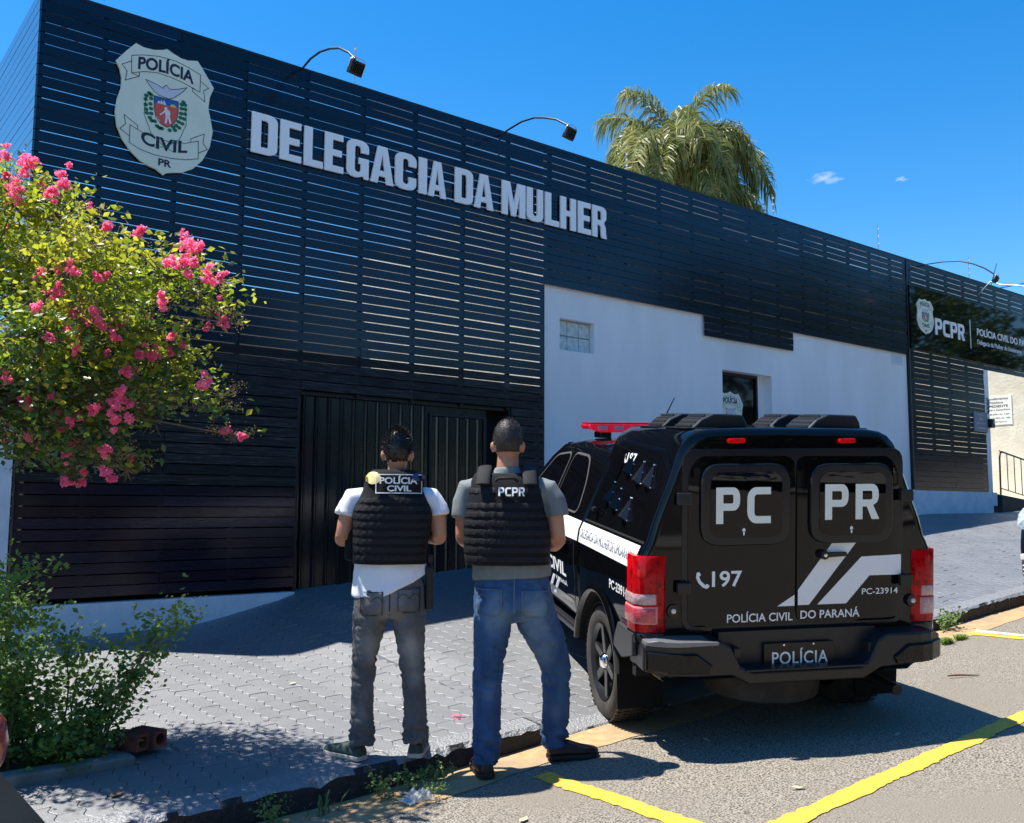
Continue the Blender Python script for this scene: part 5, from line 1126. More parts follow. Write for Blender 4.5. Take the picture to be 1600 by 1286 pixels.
# second palm far left: brown trunk and hanging frond at the picture's top left corner
p2_ = thing('palm_tree', 'brown palm trunk with a dry hanging frond at the top left corner', 'palm', (1.55, 12.4, -.9))
obj('trunk', MB().tube([(1.55,12.75,-.9),(1.62,12.75,4.5),(1.66,12.75,6.4),(1.5,12.7,8.4)], [.17,.15,.14,.12], 10).mesh('trunk', MATS['palm_bark'], 60), p2_, world=True) if False else obj('trunk', MB().tube([(1.35,13.0,-.9),(1.50,13.0,3.5),(1.62,13.0,5.6),(1.48,13.0,8.4)], [.2,.19,.17,.14], 10).mesh('trunk', MATS['palm_bark'], 60), p2_, world=True)
obj('dead_stalk', MB().tube([(1.50,13.0,6.45),(2.2,12.0,6.05),(2.66,11.9,5.6)], [.035,.03,.02], 6).mesh('dead_stalk', M('dry_stalk', (.25,.15,.10), .8), 60), p2_, world=True)
frond(p2_, Vector((1.5,13,8.6)), -.1, .3, 2.6, 3.6, 91, M('dry_leaflet', (.10,.09,.05), .7), 40, .7)
frond(p2_, Vector((1.5,13,8.6)), -1.2, .5, 2.3, 3.0, 92, MATS['dry_leaflet'], 40, .6)
# ---------------------------------------------------------------- small plants and litter along the kerb
def tuft(name, label, cat, x, y, z, n, h, mat, seed, wd=.008, spread=.6, group=None):
    r = random.Random(seed); V = []; Fc = []
    t = thing(name, label, cat, (x, y, z), group)
    for k in range(n):
        a = r.uniform(0, 2*pi); l = h*r.uniform(.6,1.15); bx, by = r.gauss(0, .02*spread*3), r.gauss(0, .015)
        d = Vector((cos(a)*spread*r.uniform(.3,1), sin(a)*spread*r.uniform(.3,1), 1)).normalized(); s = Vector((-sin(a), cos(a), 0))*wd
        p0 = Vector((bx, by, 0)); p1 = p0+d*l*.5; p2 = p0+d*l*.85+Vector((cos(a)*.3, sin(a)*.3, -.25))*l*.4; p3 = p2+Vector((cos(a)*.5, sin(a)*.5, -.5))*l*.3
        k0 = len(V); V += [p0-s*.6, p0+s*.6, p1-s, p1+s, p2-s*.7, p2+s*.7, p3]; Fc += [(k0,k0+1,k0+3,k0+2),(k0+2,k0+3,k0+5,k0+4),(k0+4,k0+5,k0+6)]
    obj('blades', mesh('blades', V, Fc, mat), t, kind='stuff'); return t
m_gr = M('grass_blade', (.07,.13,.03), .5, col2=(.14,.17,.03), nscale=30, transl=.35)
tuft('grass_clump', 'spidery long-leaved green grass clump at the kerb foot, lower left', 'grass clump', 2.31, 4.44, zroad(2.31,4.44), 13, .16, m_gr, 1, .005, 1.0)
def weed(label, x, y, z, r_, seed, n=170, sz=.02, group='weeds along the kerb foot'):
    t = thing('weed', label, 'weed', (x, y, z), group)
    lb = [[random.Random(seed*31+k).gauss(0, r_*.6), random.Random(seed*17+k).gauss(0, r_*.25), .02+random.Random(seed*7+k).uniform(0, r_*.9), r_*.35] for k in range(7)]
    V, Fq = leafcloud(seed, lb, n, sz, .8, .1, .4); obj('leaves', npmesh('leaves', V, Fq, M('weed_leaf', (.10,.19,.05), .5, col2=(.2,.27,.08), nscale=25, transl=.3)), t, kind='stuff')
weed('pale green leafy weed growing at the kerb foot left of the plastic bag', 2.66, 4.42, zroad(2.66,4.42), .055, 3)
weed('tiny weed in the kerb shadow between the two men', 3.02, 4.46, zroad(3.02,4.46), .045, 4)
weed('yellowish low weed at the gutter edge right of the plastic bag', 2.90, 4.24, zroad(2.9,4.24)+.004, .05, 5, 150, .012)
weed('flowering weed by the kerb right of the truck bumper', 8.75, 4.46, zroad(8.75,4.46), .085, 6, 260, .03)
weed('dark low weeds in the kerb shadow at the lower left', 2.05, 4.44, zroad(2.05,4.44), .07, 7)
weed('small weed in the shadow behind the left man', 2.86, 4.44, zroad(2.86,4.44), .06, 8)
tuft('grass_clump', 'bright short grass patch beside the truck bumper at the gutter', 'grass clump', 8.16, 4.20, zroad(8.16,4.2), 150, .07, M('bright_grass', (.14,.24,.03), .5, transl=.3), 5, .005, .6)
tuft('grass_clump', 'bright short grass patch where the yellow line meets the gutter', 'grass clump', 8.40, 4.20, zroad(8.4,4.2), 120, .06, MATS['bright_grass'], 6, .005, .7)
# crumpled plastic bag
rb = random.Random(14); V = []; Fc = []; nx, ny = 12, 8
bx, by = 2.79, 4.30
for j in range(ny+1):
    for i in range(nx+1):
        u, v_ = i/nx-.5, j/ny-.5; hgt = max(0, .045*(1-(2*u)**2)*(1-(2*v_)**2))*(.5+rb.random())
        V.append((u*.19+rb.gauss(0,.004), v_*.11+rb.gauss(0,.004)+.03*u, .003+hgt))
for j in range(ny):
    for i in range(nx): a = j*(nx+1)+i; Fc += [(a, a+1, a+nx+2), (a, a+nx+2, a+nx+1)]
bg_ = obj('plastic_bag', mesh('plastic_bag', V, Fc, M('clear_film', (.75,.80,.83), .15, alpha=.55, spec=.9, coat=1))); bg_.location = (bx, by, zroad(bx, by)+.008); tag(bg_, 'crumpled clear plastic bag lying in the gutter below the left man', 'plastic bag')
def leaf(x, y, s, rot, mat, label, z=None, cat='fallen leaf', nm='fallen_leaf', asp=.5, group='fallen leaves on the ground'):
    P = [(-.5,0,.0),(-.25,asp*.4,.06),(.1,asp*.5,.03),(.5,0,.09),(.1,-asp*.5,.05),(-.25,-asp*.4,.02),(0,0,-.01)]
    o = obj(nm, mesh(nm, [(a*s, b_*s, c*s+.004) for a, b_, c in P], [(0,6,1),(1,6,2),(2,6,3),(3,6,4),(4,6,5),(5,6,0)], mat)); o.location = (x, y, (zroad(x, y) if y < YK else zwalk(x, y))+.006 if z is None else z); o.rotation_euler = (0,0,rot); tag(o, label, cat, group)
m_lf = M('pale_fallen_leaf', (.50,.52,.28), .6); m_lf2 = M('brown_fallen_leaf', (.20,.11,.05), .7)
leaf(2.98, 3.66, .07, .3, m_lf, 'pale yellow-green leaf on the asphalt near the bottom edge left of the yellow line')
leaf(4.20, 2.96, .09, 2.6, m_lf, 'pale narrow leaf on the asphalt between the two yellow lines', asp=.3)
leaf(2.78, 4.42, .08, 1.9, M('grey_fallen_leaf', (.30,.30,.26), .7), 'greyish curled leaf in the kerb shadow beside the plastic bag')
leaf(1.45, 4.92, .08, .4, m_lf2, 'brown leaf on the shaded pavers in front of the planting bed')
leaf(5.36, 3.08, .08, .2, M('pale_dry_leaf', (.4,.38,.33), .7), 'pale dry scrap on the asphalt in the truck shadow, near its right edge', asp=.3)
leaf(4.55, 3.85, .09, 1.1, MATS['pale_dry_leaf'], 'pale curved leaf in the shadow behind the truck wheel', asp=.35)
leaf(3.35, 5.35, .05, .7, m_lf, 'small pale leaf on the sunlit pavers between the legs of the two men')
leaf(3.05, 6.35, .06, .2, m_lf, 'pale yellow leaf on the pavers beside the building shadow')
tw_ = obj('twig', MB().tube([(-.12,0,.012),(-.03,.006,.016),(.05,-.004,.014),(.13,.004,.012)], [.006,.008,.006,.003], 6).mesh('twig', M('twig_wood', (.16,.09,.05), .8), 60)); tw_.location = (7.02, 3.50, zroad(7.02,3.5)+.002); tw_.rotation_euler = (0,0,-.55); tag(tw_, 'short brown twig on the asphalt to the right of the truck', 'twig')
R = np.random.RandomState(6); n = 26; c = R.normal(size=(n,3))*np.array([.02,.014,.006]); q = .009; t = R.normal(size=(n,3)); t[:,2] *= .4; t /= np.linalg.norm(t,axis=1)[:,None]; s = np.cross(t, [0,0,1.]); k = np.arange(n)*4
fl_ = obj('fallen_blossom', npmesh('fallen_blossom', np.stack([c-t*q,c+s*q,c+t*q,c-s*q],1).reshape(-1,3), np.stack([k,k+1,k+2,k+3],1), m_pink)); fl_.location = (3.515, 4.975, zwalk(3.515,4.975)+.014); tag(fl_, 'single pink blossom lying on the grey pavers between the two men', 'blossom')
# scattered crumbs of mortar, seeds and petals
R = np.random.RandomState(9); C = []
for _ in range(900):
    x, y = R.uniform(1.5, 9), R.uniform(4.75, 8.8); C.append((x, y, zwalk(x, y)+.003))
for _ in range(2600):
    x, y = R.uniform(1.5, 12), R.uniform(2.0, 4.5); C.append((x, y, zroad(x, y)+.003))
C = np.array(C); n = len(C); q = (R.uniform(.0015,.0042,n))[:,None,None]; Vb = (C[:,None,:]+np.array([[1,0,0],[-1,0,0],[0,1,0],[0,-1,0],[0,0,1],[0,0,-1]])[None]*q).reshape(-1,3); k = (np.arange(n)*6)[:,None]
g = obj('grit', npmesh('grit', Vb, (k[:,:,None]+T8[None]).reshape(-1,3), M('grit_stone', (.5,.47,.42), .8))); tag(g, 'small pale grit and seeds scattered over pavement and road', 'grit', kind='stuff')
# ---------------------------------------------------------------- people
from mathutils.bvhtree import BVHTree
from mathutils import noise as NZ
def organic(name, mb, voxel, mat, par, smooth=4, disp=None, parent_kind=None):
    me = mesh(name, mb.v, mb.f, mat); o = obj(name, me, par); fixn(o)
    r = o.modifiers.new('r', 'REMESH'); r.mode = 'VOXEL'; r.voxel_size = voxel; r.use_smooth_shade = True
    s = o.modifiers.new('s', 'SMOOTH'); s.factor = .5; s.iterations = smooth
    bpy.context.view_layer.update()
    m2 = bpy.data.meshes.new_from_object(o.evaluated_get(bpy.context.evaluated_depsgraph_get()))
    o.modifiers.clear(); o.data = m2; bpy.data.meshes.remove(me); m2.name = name
    if disp:
        ns = [v.normal.copy() for v in m2.vertices]
        for v, n in zip(m2.vertices, ns): v.co += n*disp(v.co, n)
    m2.polygons.foreach_set('use_smooth', [True]*len(m2.polygons)); m2.update()
    if not m2.materials: m2.materials.append(mat)
    return o
def bvh(o): return BVHTree.FromPolygons([v.co for v in o.data.vertices], [tuple(p.vertices) for p in o.data.polygons])
def back(B, x, z, off):
    h = B.ray_cast(Vector((x, -1, z)), Vector((0, 1, 0)))
    return (x, (h[0].y if h[0] else -.1)-off, z)
def onback(name, geo, B, x0, x1, z0, z1, off, mat, par, div=0):
    v, f = geo; P = [(x0+(x1-x0)*q[0], z0+(z1-z0)*q[1]) for q in v]
    bm = bmesh.new(); vs = [bm.verts.new((a, 0, b_)) for a, b_ in P]
    for t in f:
        try: bm.faces.new([vs[i] for i in t])
        except ValueError: pass
    if div: bmesh.ops.subdivide_edges(bm, edges=bm.edges[:], cuts=div, use_grid_fill=True)
    bmesh.ops.triangulate(bm, faces=bm.faces[:])
    for q in bm.verts: q.co = Vector(back(B, q.co.x, q.co.z, off))
    me = bpy.data.meshes.new(name); bm.to_mesh(me); bm.free(); me.materials.append(mat)
    return fixn(obj(name, me, par))
def panel(P, nx=10, nz=6):
    (a, b_), (c, d) = P; return ([(i/nx, j/nz, 0) for j in range(nz+1) for i in range(nx+1)], [(j*(nx+1)+i, j*(nx+1)+i+1, (j+1)*(nx+1)+i+1, (j+1)*(nx+1)+i) for j in range(nz) for i in range(nx)])
GRID = panel(((0,0),(1,1)))
m_skin = M('skin', (.50,.25,.15), .5, col2=(.44,.20,.12), nscale=9, bump=.15, bscale=180, obj=True)
m_skin.node_tree.nodes['Principled BSDF'].inputs['Subsurface Weight'].default_value = .12
m_skin.node_tree.nodes['Principled BSDF'].inputs['Subsurface Radius'].default_value = (.02,.008,.004)
m_hair = M('black_hair', (.008,.007,.007), .38, spec=.7)
m_buzz = M('cropped_hair', (.016,.012,.010), .55, col2=(.05,.04,.036), nscale=110, obj=True)
m_nylon = M('black_nylon', (.006,.007,.009), .8, spec=.25, col2=(.010,.011,.013), nscale=60, bump=.4, bscale=400, obj=True)
m_web = M('black_webbing', (.010,.011,.014), .7, spec=.3, bump=.3, bscale=500, obj=True)
m_tee_w = M('white_cotton', (.74,.76,.82), .85, bump=.2, bscale=300, obj=True)
m_tee_g = M('grey_cotton', (.15,.17,.175), .85, col2=(.18,.20,.205), nscale=20, bump=.2, bscale=300, obj=True)
def denim(name, dark, mid, light, spots):
    m = M(name, dark, .85, col2=mid, nscale=16, obj=True, bump=.35, bscale=420, stretch=(1,1,.45), lo=.35, hi=.7)
    n = m.node_tree.nodes; L = m.node_tree.links; b_ = n['Principled BSDF']; src = b_.inputs['Base Color'].links[0].from_socket
    tc = n.new('ShaderNodeTexCoord')
    for (x, z, r, amt) in spots:
        mp = n.new('ShaderNodeMapping'); mp.inputs['Location'].default_value = (-x/r, 0, -z/(r*1.5)); mp.inputs['Scale'].default_value = (1/r, 0, 1/(r*1.5)); L.new(tc.outputs['Object'], mp.inputs[0])
        ln = n.new('ShaderNodeVectorMath'); ln.operation = 'LENGTH'; L.new(mp.outputs[0], ln.inputs[0])
        t = n.new('ShaderNodeTexNoise'); t.inputs['Scale'].default_value = 14; L.new(tc.outputs['Object'], t.inputs[0])
        ad = n.new('ShaderNodeMath'); ad.operation = 'MULTIPLY_ADD'; ad.inputs[1].default_value = .9; L.new(t.outputs[0], ad.inputs[0]); L.new(ln.outputs['Value'], ad.inputs[2])
        rg = n.new('ShaderNodeMapRange'); rg.interpolation_type = 'SMOOTHSTEP'; rg.inputs[1].default_value = 1.55; rg.inputs[2].default_value = .45; rg.inputs[4].default_value = amt; L.new(ad.outputs[0], rg.inputs[0])
        mx = n.new('ShaderNodeMix'); mx.data_type = 'RGBA'; L.new(rg.outputs[0], mx.inputs[0]); L.new(src, mx.inputs[6]); mx.inputs[7].default_value = (*light, 1); src = mx.outputs[2]
    L.new(src, b_.inputs['Base Color']); return m
def folds(zk, za, amp=.007):
    def f(co, n):
        a = amp*(.25+1.0*math.exp(-((co.z-zk)/.10)**2)+1.5*math.exp(-((co.z-za)/.09)**2)+.5*math.exp(-((co.z-.72)/.09)**2))
        d = NZ.noise(Vector((co.x*9, co.y*9, co.z*26+co.x*10)))+.5*NZ.noise(Vector((co.x*20+5, co.y*20, co.z*48)))
        return a*(abs(d)*-1.6+.45)
    return f
def cloth(amp, k=9):
    return lambda co, n: amp*(NZ.noise(Vector((co.x*k+co.z*5, co.y*k, co.z*k*.8)))+.5*NZ.noise(Vector((co.x*k*2.3, co.y*k*2, co.z*k*1.6+3))))
def hand(mb, w_, d, side):
    """palm and five fingers reaching along d from the wrist w_"""
    d = Vector(d).normalized(); u = Vector((0,0,1)); s = d.cross(u).normalized(); u = s.cross(d)
    w_ = Vector(w_); mb.tube([w_, w_+d*.05, w_+d*.09], [(.028,.018),(.040,.017),(.036,.014)], 10)
    for k, (t, L_) in enumerate(((-.028,.058),(-.010,.070),(.010,.066),(.028,.050))):
        b_ = w_+d*.085+u*t; mb.tube([b_, b_+d*L_*.4, b_+d*L_*.75-s*side*.012, b_+d*L_*.9-s*side*.03], [.010,.0095,.009,.0075], 8)
    b_ = w_+d*.03+u*.03; mb.tube([b_, b_+d*.03+u*.028, b_+d*.06+u*.036-s*side*.01], [.013,.011,.009], 8)
def head(mb, c, rx, ry, rz):
    mb.ell(c, (rx, ry, rz*.82), 20, 14) if False else None
    def E(o, r): 
        q = MB().lathe([(max(1e-4, sin(pi*i/12)), -cos(pi*i/12)) for i in range(13)], (0,0,0), 'z', 20)
        mb.add([(c[0]+o[0]+p[0]*r[0], c[1]+o[1]+p[1]*r[1], c[2]+o[2]+p[2]*r[2]) for p in q.v], q.f)
    E((0,-.012,.012), (rx, ry*.92, rz*.80)); E((0,.03,-.035), (rx*.80, ry*.66, rz*.80)); E((0,-.03,-.02), (rx*.80, ry*.60, rz*.72))
    E((0,.062,-.085), (rx*.45, ry*.32, rz*.22))
    mb.add(*(lambda q: (q.v, q.f))(MB().tube([(c[0],c[1]+ry*.86,c[2]+.012),(c[0],c[1]+ry*1.10,c[2]-.028),(c[0],c[1]+ry*.90,c[2]-.036)], [.008,.014,.012], 8)))
    for s in (-1, 1):
        E((s*(rx+.004),-.004,-.030), (.010,.020,.034)); E((s*(rx+.012),-.012,-.022), (.007,.012,.026))
        E((s*.032, ry*.80,.016), (.020,.014,.008))
    E((0, ry*.84,-.058), (.024,.012,.007)); E((0, ry*.82,-.070), (.020,.012,.008))
def face(par, c, rx, ry):
    for s in (-1, 1):
        e = MB().ell((c[0]+s*.031, c[1]+ry*.815, c[2]+.002), (.0115,.0115,.0115), 12, 8).obj('eye', M('eye_white', (.8,.8,.78), .2), par, smooth=180)
        MB().ell((c[0]+s*.031, c[1]+ry*.815+.0075, c[2]+.002), (.0055,.0055,.0055), 10, 6).obj('iris', M('brown_iris', (.05,.025,.012), .2), e, smooth=180)
def haircap(par, c, rx, ry, rz, mat, bumpy, zn, strands=0, seed=1, sl=.02):
    q = MB().lathe([(max(1e-4, sin(pi*i/26)), -cos(pi*i/26)) for i in range(27)], (0,0,0), 'z', 48); V = []
    for p in q.v:
        x, y, z = p; n_ = NZ.noise(Vector((x*7, y*7, z*7+seed)))*bumpy+NZ.noise(Vector((x*18, y*18, z*18)))*bumpy*.4
        V.append((c[0]+x*(rx+n_), c[1]-.012+y*(ry*.93+n_), c[2]+.014+z*(rz*.80+n_)))
    keep = []
    for t in q.f:
        m_ = sum((Vector(V[i]) for i in t), Vector())/len(t); ya = (m_.y-c[1])/ry
        lim = zn+max(0, ya+.25)*.16+(.05 if abs(m_.x-c[0]) > rx*.78 and ya > -.5 else 0)*1.0
        if m_.z > c[2]+lim and not (ya > .55 and m_.z < c[2]+.07): keep.append(t)
    o = obj('hair', mesh('hair', V, keep, mat, 180), par); 
    s_ = o.modifiers.new('solid', 'SOLIDIFY'); s_.thickness = .006; s_.offset = -1
    if strands:
        r = random.Random(seed); VV = []; FF = []
        for _ in range(strands):
            t = keep[r.randrange(len(keep))]; m_ = sum((Vector(V[i]) for i in t), Vector())/len(t)+Vector((r.gauss(0,.003), r.gauss(0,.003), r.gauss(0,.003)))
            n_ = (m_-Vector(c)).normalized(); d = (n_+Vector((r.gauss(0,.45), r.gauss(0,.45)-.2*0, r.gauss(0,.3)-.25*(1-n_.z)))).normalized(); wv = d.cross(Vector((r.gauss(0,1), r.gauss(0,1), r.gauss(0,1)))).normalized()*.0016
            L_ = sl*r.uniform(.5,1.1)*(.25+.75*max(0, min(1, (m_.z-c[2]+.05)/.09))); k = len(VV)
            b_ = m_-n_*.003; e = m_+d*L_; VV += [b_-wv, b_+wv, e]; FF.append((k, k+1, k+2))
        obj('hair_strands', mesh('hair_strands', VV, FF, mat), o, kind='stuff')
    return o
def shoe(par, heel, d, L_, w_, mat, sole, h=.07, nm='shoe'):
    d = Vector((d[0], d[1], 0)).normalized(); s = Vector((d.y, -d.x, 0)); heel = Vector(heel); mb = MB(); R = []; R2 = []
    for t, ww, hh in ((-.03,.55,.75),(.0,.78,1.0),(.15,.88,1.05),(.33,.86,1.15),(.48,.92,.95),(.62,1.04,.72),(.8,1.0,.6),(.93,.74,.5),(1.0,.35,.34)):
        c = heel+d*L_*t; a = ww*w_/2; z1 = h*hh+.018
        R.append([tuple(c+s*x*a+Vector((0,0,z))) for x, z in ((-1,.018),(-1.02,.035),(-.9,z1*.75),(-.5,z1),(0,z1*1.06),(.5,z1),(.9,z1*.75),(1.02,.035),(1,.018))])
        R2.append([tuple(c+s*x*a*1.06+Vector((0,0,z))) for x, z in ((-1,0),(-1.03,.010),(-1.0,.024),(1.0,.024),(1.03,.010),(1,0))])
    o = fixn(MB().rings(R).obj(nm, mat, par, smooth=60)); s2 = o.modifiers.new('sub', 'SUBSURF'); s2.levels = s2.render_levels = 1
    fixn(MB().rings(R2).obj('sole', sole, o, bevel=.003)); return o
def vest_section(tab, z):
    cx = lerp(z, [(a, b_) for a, b_, c, d in tab]); rx = lerp(z, [(a, c) for a, b_, c, d in tab]); ry = lerp(z, [(a, d) for a, b_, c, d in tab]); return cx, rx, ry
def vpt(tab, z, ang, off=0, p=2.7):
    cx, rx, ry = vest_section(tab, z); c_, s_ = cos(ang), sin(ang); k = (abs(c_)**p+abs(s_)**p)**(-1/p)
    return (cx+(rx+off)*c_*k, (ry+off)*s_*k, z)
def make_vest(par, tab, rows, zs, em=.0038):
    R = [[vpt(tab, z, 2*pi*k/56) for k in range(56)] for z in zs]
    v = fixn(MB().rings(R).obj('vest', m_nylon, par, smooth=70))
    dz = v.data
    for q in dz.vertices: q.co += q.normal*(.003*NZ.noise(q.co*9)+.0015*NZ.noise(q.co*30))
    for (z, h, a0, a1) in rows:
        V = []; n = 60
        for k in range(n+1):
            a = radians(a0+(a1-a0)*k/n); sag = .004*sin(k*.9)
            for zz, o_ in ((z-h/2, .002), (z-h/2+.002, (em*.3 if k % 5 == 0 else em)), (z+h/2-.002, (em*.3 if k % 5 == 0 else em)), (z+h/2, .002)): V.append(vpt(tab, zz+sag*.4, a, o_))
        obj('webbing_band', mesh('webbing_band', V, [(4*i+j, 4*i+j+1, 4*i+5+j, 4*i+4+j) for i in range(n) for j in range(3)], m_web, 40), v)
    return v
def pocket(B, par, x0, x1, z0, z1, mat, stitch, arcs=True, slope=0):
    P = [(0,1,0)]
    def pt(u, w_): return (x0+(x1-x0)*u, z0+(z1-z0)*w_+slope*u)
    n = 8; V = []; Fc = []
    for j in range(n+1):
        for i in range(n+1):
            u, w_ = i/n, j/n; uu = .5+(u-.5)*(1 if w_ > .2 else .55+2.25*w_); a = pt(uu, w_); V.append(back(B, a[0], a[1], .005))
    for j in range(n):
        for i in range(n): Fc.append((j*(n+1)+i, j*(n+1)+i+1, (j+1)*(n+1)+i+1, (j+1)*(n+1)+i))
    o = fixn(obj('back_pocket', mesh('back_pocket', V, Fc, mat, 180), par)); so_ = o.modifiers.new('solid', 'SOLIDIFY'); so_.thickness = .004; so_.offset = -1
    lines = [[(.04,.03),(.04,.97)],[(.96,.03),(.96,.97)],[(.02,.93),(.98,.93)],[(.22,.03),(.78,.03)]]
    if arcs: lines += [[(t, .55+.20*abs(sin(t*pi*2))*(1 if t < .5 else 1)) for t in [i/16 for i in range(17)]]]
    V = []; Fc = []
    for l in lines:
        for (a, b_) in zip(l, l[1:]):
            m_ = max(1, int(((a[0]-b_[0])**2+(a[1]-b_[1])**2)**.5*10))
            for k in range(m_):
                p = [a[i]+(b_[i]-a[i])*k/m_ for i in (0,1)]; q = [a[i]+(b_[i]-a[i])*(k+1)/m_ for i in (0,1)]
                A = Vector((*pt(*p),)); C_ = Vector((*pt(*q),)); d = (C_-A)
                if d.length < 1e-6: continue
                d.normalize(); w2 = Vector((-d.y, d.x))*.0018; k0 = len(V)
                for r_ in (A+w2, A-w2, C_-w2, C_+w2): V.append(back(B, r_.x, r_.y, .0085))
                Fc.append((k0, k0+1, k0+2, k0+3))
    obj('stitching', mesh('stitching', V, Fc, stitch), o, kind='stuff'); return o
# ---- left man
OL = Vector((2.79, 4.615, 0)); azL = radians(31.6); OL.z = zwalk(2.85, 4.63)
L1 = thing('person', 'dark-haired man in white T-shirt, black POLÍCIA CIVIL vest and grey jeans, from behind', 'person', OL, 'men standing on the kerb', rz=-azL)
def gl_(par_loc, az, x, y):
    wx = par_loc.x+x*cos(az)+y*sin(az); wy = par_loc.y-x*sin(az)+y*cos(az); return (zwalk(wx, wy) if wy > YK+.0 else zroad(wx, wy)+.008)-par_loc.z
hc = (.028, .0, 1.685)
mb = MB(); head(mb, hc, .076, .098, .148)
mb.tube([(.018,-.015,1.44),(.02,-.012,1.52),(.026,-.004,1.61)], [(.075,.075),(.054,.060),(.052,.062)], 16)
mb.tube([(0,0,.95),(0,0,1.2),(.005,0,1.40),(.01,-.005,1.47)], [(.13,.09),(.13,.09),(.15,.085),(.06,.05)], 16)
mb.tube([(.0,-.01,1.42),(-.10,-.005,1.43),(-.20,0,1.40)], [.06,.055,.05], 12); mb.tube([(.0,-.01,1.42),(.12,-.005,1.43),(.225,0,1.40)], [.06,.055,.05], 12)
mb.tube([(-.215,0,1.40),(-.25,-.01,1.29),(-.272,-.015,1.19)], [.050,.047,.040], 12); mb.tube([(.235,0,1.40),(.262,-.01,1.29),(.272,-.015,1.20)], [.050,.047,.040], 12)
mb.tube([(-.272,-.02,1.19),(-.255,.06,1.19),(-.17,.20,1.20),(-.12,.25,1.205)], [.043,.048,.034,.028], 12); mb.tube([(.272,-.02,1.20),(.255,.06,1.20),(.18,.20,1.20),(.13,.25,1.205)], [.043,.048,.034,.028], 12)
hand(mb, (-.12,.25,1.205), (.9,.25,.05), -1); hand(mb, (.13,.25,1.205), (-.9,.25,.0), 1)
for s, xk, yk in ((-1,-.15,-.02),(1,.15,0)): mb.tube([(s*.09,0,.95),(s*.115,0,.7),(xk,yk,.45),(xk,yk,.09)], [.07,.062,.045,.035], 10)
bodyL = organic('body', mb, .0075, m_skin, L1, 4); face(bodyL, hc, .076, .098)
haircap(L1, hc, .079, .102, .150, m_hair, .005, -.060, 6500, 3, .018)
mb = MB()
mb.tube([(.0,0,.93),(.0,0,1.0),(.0,0,1.12),(.0,0,1.30),(.005,0,1.40),(.01,-.004,1.46),(.018,-.01,1.515)], [(.212,.152),(.206,.145),(.188,.13),(.195,.125),(.20,.115),(.14,.09),(.066,.070)], 28)
V_ = mb.v
for i, p in enumerate(V_):
    if p[2] < .94: mb.v[i] = (p[0], p[1], .870+max(0, p[0]+.05)*.50)
mb.tube([(-.15,0,1.41),(-.215,0,1.405),(-.248,-.005,1.35),(-.258,-.01,1.318)], [(.07,.07),(.068,.066),(.061,.062),(.062,.064)], 16)
mb.tube([(.15,0,1.41),(.228,0,1.41),(.26,-.005,1.36),(.272,-.01,1.320)], [(.07,.07),(.068,.066),(.061,.062),(.062,.064)], 16)
organic('t_shirt', mb, .0085, m_tee_w, L1, 3, lambda co, n: cloth(.006, 10)(co, n)+(.003*abs(NZ.noise(Vector((co.x*9+co.z*16, co.y*8, co.z*10-co.x*9)))) if co.z < 1.08 else 0))
tabL = [(1.055,-.005,.205,.165),(1.15,-.005,.212,.172),(1.28,.005,.222,.175),(1.345,.008,.225,.172),(1.40,.008,.200,.165),(1.46,.008,.172,.150),(1.53,.012,.156,.146),(1.555,.012,.148,.140),(1.575,.012,.120,.11)]
vL = make_vest(L1, tabL, [(1.09+.045*k, .027, 205, 335) for k in range(8)], [1.055,1.06,1.10,1.16,1.22,1.28,1.33,1.37,1.40,1.43,1.46,1.50,1.53,1.555,1.568,1.575], .0028)
BL = bvh(vL)
pt_ = onback('name_patch', GRID, BL, -.088, .168, 1.442, 1.548, .012, m_nylon, vL)
for (a, b_, c, d) in ((-.088,.168,1.442,1.4465),(-.088,.168,1.5435,1.548),(-.088,-.0835,1.4465,1.5435),(.1635,.168,1.4465,1.5435)): onback('patch_border', GRID, BL, a, b_, c, d, .0145, m_print, pt_)
onback('lettering', text_geo('POLÍCIA', .03), BL, -.066, .142, 1.494, 1.540, .016, m_print, pt_, 0); onback('lettering', text_geo('CIVIL', .03), BL, -.025, .108, 1.453, 1.486, .016, m_print, pt_, 0)
disc = lambda n=18: ([(.5,.5,0)]+[(.5+.5*cos(2*pi*k/n), .5+.5*sin(2*pi*k/n), 0) for k in range(n)], [(0, 1+k, 1+(k+1) % n) for k in range(n)])
onback('shoulder_patch', disc(), BL, -.145, -.060, 1.492, 1.562, .013, M('yellow_patch', (.75,.62,.25), .6), vL, 2)
onback('shoulder_patch', disc(), BL, .11, .185, 1.510, 1.556, .019, M('navy_patch', (.03,.06,.16), .6), vL, 2)
for s in (-1, 1):
    obj('shoulder_strap', MB().tube([(s*.115+.01,-.135,1.47),(s*.125+.01,-.105,1.55),(s*.12+.01,-.02,1.580),(s*.115+.01,.09,1.53),(s*.11,.15,1.42)], [(.036,.010)]*5, 10).mesh('shoulder_strap', m_nylon, 60), vL) if False else None
MB().box(-.255, -.20, -.04, .14, 1.07, 1.24).obj('side_pouch', m_nylon, vL, bevel=.02, seg=3)
hs_ = MB().box(.195, .240, -.06, .07, .80, 1.04).obj('holster', M('holster_polymer', (.008,.008,.009), .5), L1, bevel=.012, seg=3); MB().box(.20, .235, .0, .06, 1.042, 1.10).obj('pistol_grip', m_trim, hs_, bevel=.01)
m_jL = denim('grey_denim', (.075,.076,.080), (.12,.12,.125), (.34,.33,.31), [(-.10,.62,.09,.55),(.12,.60,.09,.75),(.0,.86,.14,.45),(-.14,.25,.05,.3),(.14,.45,.06,.35)])
mb = MB()
mb.tube([(0,0,1.035),(0,0,.98),(0,-.005,.90),(0,-.008,.82),(0,0,.77)], [(.172,.110),(.182,.118),(.200,.140),(.198,.142),(.16,.11)], 26)
